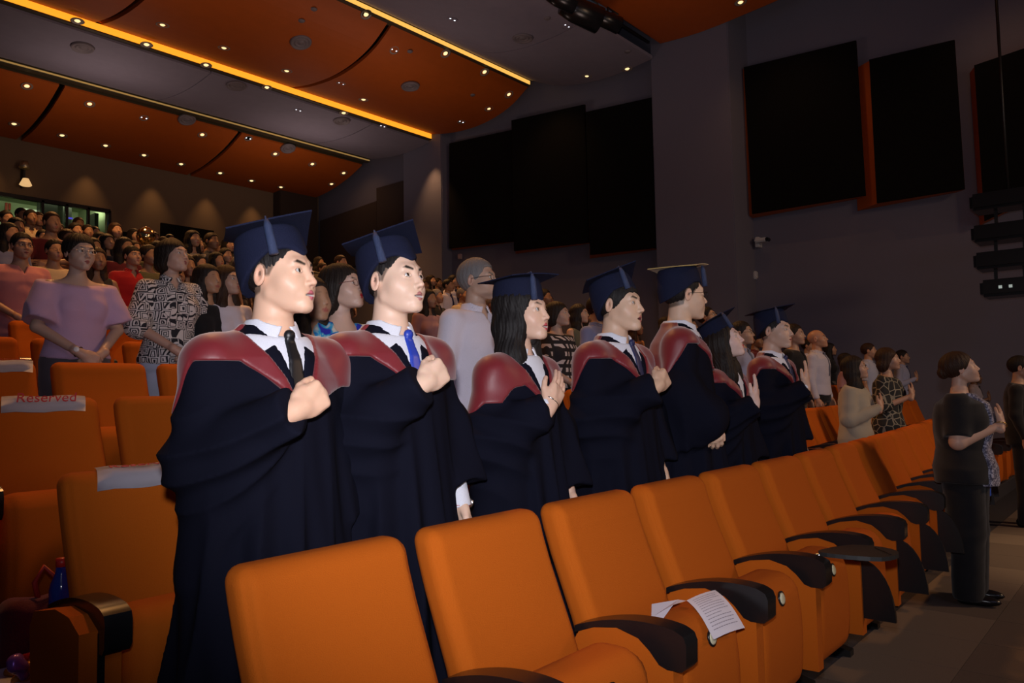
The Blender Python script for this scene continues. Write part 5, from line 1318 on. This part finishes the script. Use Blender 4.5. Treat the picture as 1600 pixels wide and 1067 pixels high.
# programme sheet lying over the third folded seat of the front row
t = thing('programme_sheet', 'white printed sheet of paper resting on a front-row seat cushion', 'paper', (2.26, 1.22, .692))
TLc, TRc, BRc, BLc = Vector((0, 0, 0)), Vector((.165, -.018, .002)), Vector((.085, -.155, -.078)), Vector((-.098, -.138, -.072))
def sheet_pt(u, v, up=0.):
    p = TLc.lerp(TRc, u).lerp(BLc.lerp(BRc, u), v); p.z += .016*sin(pi*v)+.004*sin(pi*u)+up; return p
bm = bmesh.new(); G = [[bm.verts.new(sheet_pt(i/6, j/10)) for i in range(7)] for j in range(11)]
for j in range(10):
    for i in range(6): bm.faces.new((G[j][i], G[j][i+1], G[j+1][i+1], G[j+1][i]))
obj('sheet', bm_mesh(bm, True), PAPER, t)
INK = mat('grey_ink', (.26, .24, .30), .7); bm = bmesh.new()
for k in range(13):
    v = .10+k*.064; u0 = .12; u1 = (.90, .84, .90, .62, .88)[k % 5]
    for i in range(10):
        a, b = u0+(u1-u0)*i/10, u0+(u1-u0)*(i+.86)/10
        bm.faces.new([bm.verts.new(sheet_pt(uu, vv, .0012)) for uu, vv in ((a, v), (b, v), (b, v+.014), (a, v+.014))])
obj('printed_lines', bm_mesh(bm), INK, t)
bm = bmesh.new(); fpts = [(0, .0, -.001), (-.06, .015, -.003), (-.15, .0, -.022), (-.17, .03, -.020), (-.09, .075, -.004), (.0, .03, -.002)]
bm.faces.new([bm.verts.new(p) for p in fpts]); obj('folded_leaf', bm_mesh(bm), PAPER, t)
# swung-out writing tablet
q0 = at(1279, 868, 2, .705); q1 = at(1400, 866, 2, .705); dx, dy = (q1-q0)[:2]; L = sqrt(dx*dx+dy*dy)
t = thing('writing_tablet', 'black teardrop writing tablet swung out from a front-row armrest', 'tablet arm', tuple(q0), atan2(dy, dx))
obj('tablet_board', tablet_mesh(L, .25, .016), mat('tablet_laminate', (.018, .018, .018), .45), t)
obj('hinge', tube([(-.015, 0, .0), (.03, 0, .004)], .008, 8), mat('steel', (.6, .6, .6), .25, 1.), t)
obj('edge_clip', box(L*.80, L*.82, -.08, .05, .0165, .0185), BLACKP, t)
# bag, bottle and wrapped sweets behind the end seat of the second row
p = at(66, 1000, 1, 2.72)
def bagf(P): return rbox(P-V(0, 0, .19), (.13, .06, .19), .045)+.006*np.sin(P[:, 0]*40+P[:, 2]*22)+.01*np.sin(P[:, 2]*14)
t = thing('tote_bag', 'dark maroon cloth bag standing behind the armrest at the lower left', 'bag', (p[0]+.01, 2.72, tier(3)))
t.location.z = tier(2) if False else tier(3)
obj('bag_body', mesh_np(*snet(bagf, (-.2, -.15, -.02), (.2, .15, .42), .010)), cloth('maroon_bag_cloth', (.10, .008, .014)), t)
obj('handle', tube([(-.02, 0, .36), (-.035, 0, .43), (-.01, 0, .475), (.03, 0, .43), (.035, 0, .36)], .008, 6), mat('red_cord', (.42, .02, .015), .6), t)
b = at(96, 905, 1, 2.66); t = thing('water_bottle', 'blue plastic bottle with red cap behind the end armrest at the lower left', 'bottle', (b[0], 2.66, b[2]-.16))
obj('bottle_body', lathe([(0, -.02), (.03, -.02), (.034, .0), (.034, .13), (.03, .15), (.018, .18), (.016, .2), (0, .2)], 18), mat('blue_plastic', (.01, .03, .28), .12, spec=.8), t)
obj('bottle_cap', lathe([(0, .2), (.017, .2), (.017, .225), (0, .226)], 14), mat('red_plastic', (.5, .02, .02), .4), t)
rb = random.Random(2)
cols = [('purple_foil', (.22, .08, .35)), ('orange_foil', (.5, .2, .04)), ('red_foil', (.45, .02, .03)), ('pale_foil', (.5, .5, .55))]
for i, (x, y) in enumerate(((28, 1040), (40, 1050), (52, 1030), (48, 1060), (60, 1045), (22, 1056))):
    nm, c = cols[i % 4]; q = at(x, y, 1, 2.50+.02*i)
    me = mesh_np(*snet(lambda P: ell(P, (0, 0, 0), (.035, .02, .016))+.006*np.sin(P[:, 0]*150+i)*np.cos(P[:, 2]*120), (-.06, -.05, -.04), (.06, .05, .04), .006))
    o = tag(obj('wrapped_sweet', me, mat(nm, c, .25, .3), None), '%s foil packet in the heap beside the maroon bag, %s' % (nm.split('_')[0], ('left side', 'front', 'top', 'at the bottom', 'right side', 'far left')[i]), 'sweet', 'wrapped packets at the lower left'); o.location = (q[0], q[1], q[2]); o.rotation_euler = (rb.random(), rb.random(), rb.random()*3); o.scale = (1.3, 1.3, 1.3)
q = at(40, 1040, 1, 2.55); tag(obj('gift_box', box(-.12, .16, -.05, .14, tier(2), q[2]-.03, .01), mat('crumpled_white_card', (.45, .43, .5), .6), None, (q[0], 2.55, 0)), 'pale card box holding wrapped packets at the lower left', 'box')
# foil balloon
q = at(228, 369, 1, 1.0+.95*12); bl = lathe([(0, -.16), (.06, -.145), (.12, -.09), (.15, 0), (.12, .09), (.06, .145), (0, .16)], 24)
t = thing('foil_balloon', 'shiny gold and silver foil balloon above the crowd', 'balloon', tuple(q)); obj('balloon_body', bl, mat('gold_foil', (.75, .55, .25), .12, 1.), t); obj('string', tube([(0, 0, -.16), (.02, .0, -.5), (.0, .0, -1.25)], .003, 5), WHITEP, t)
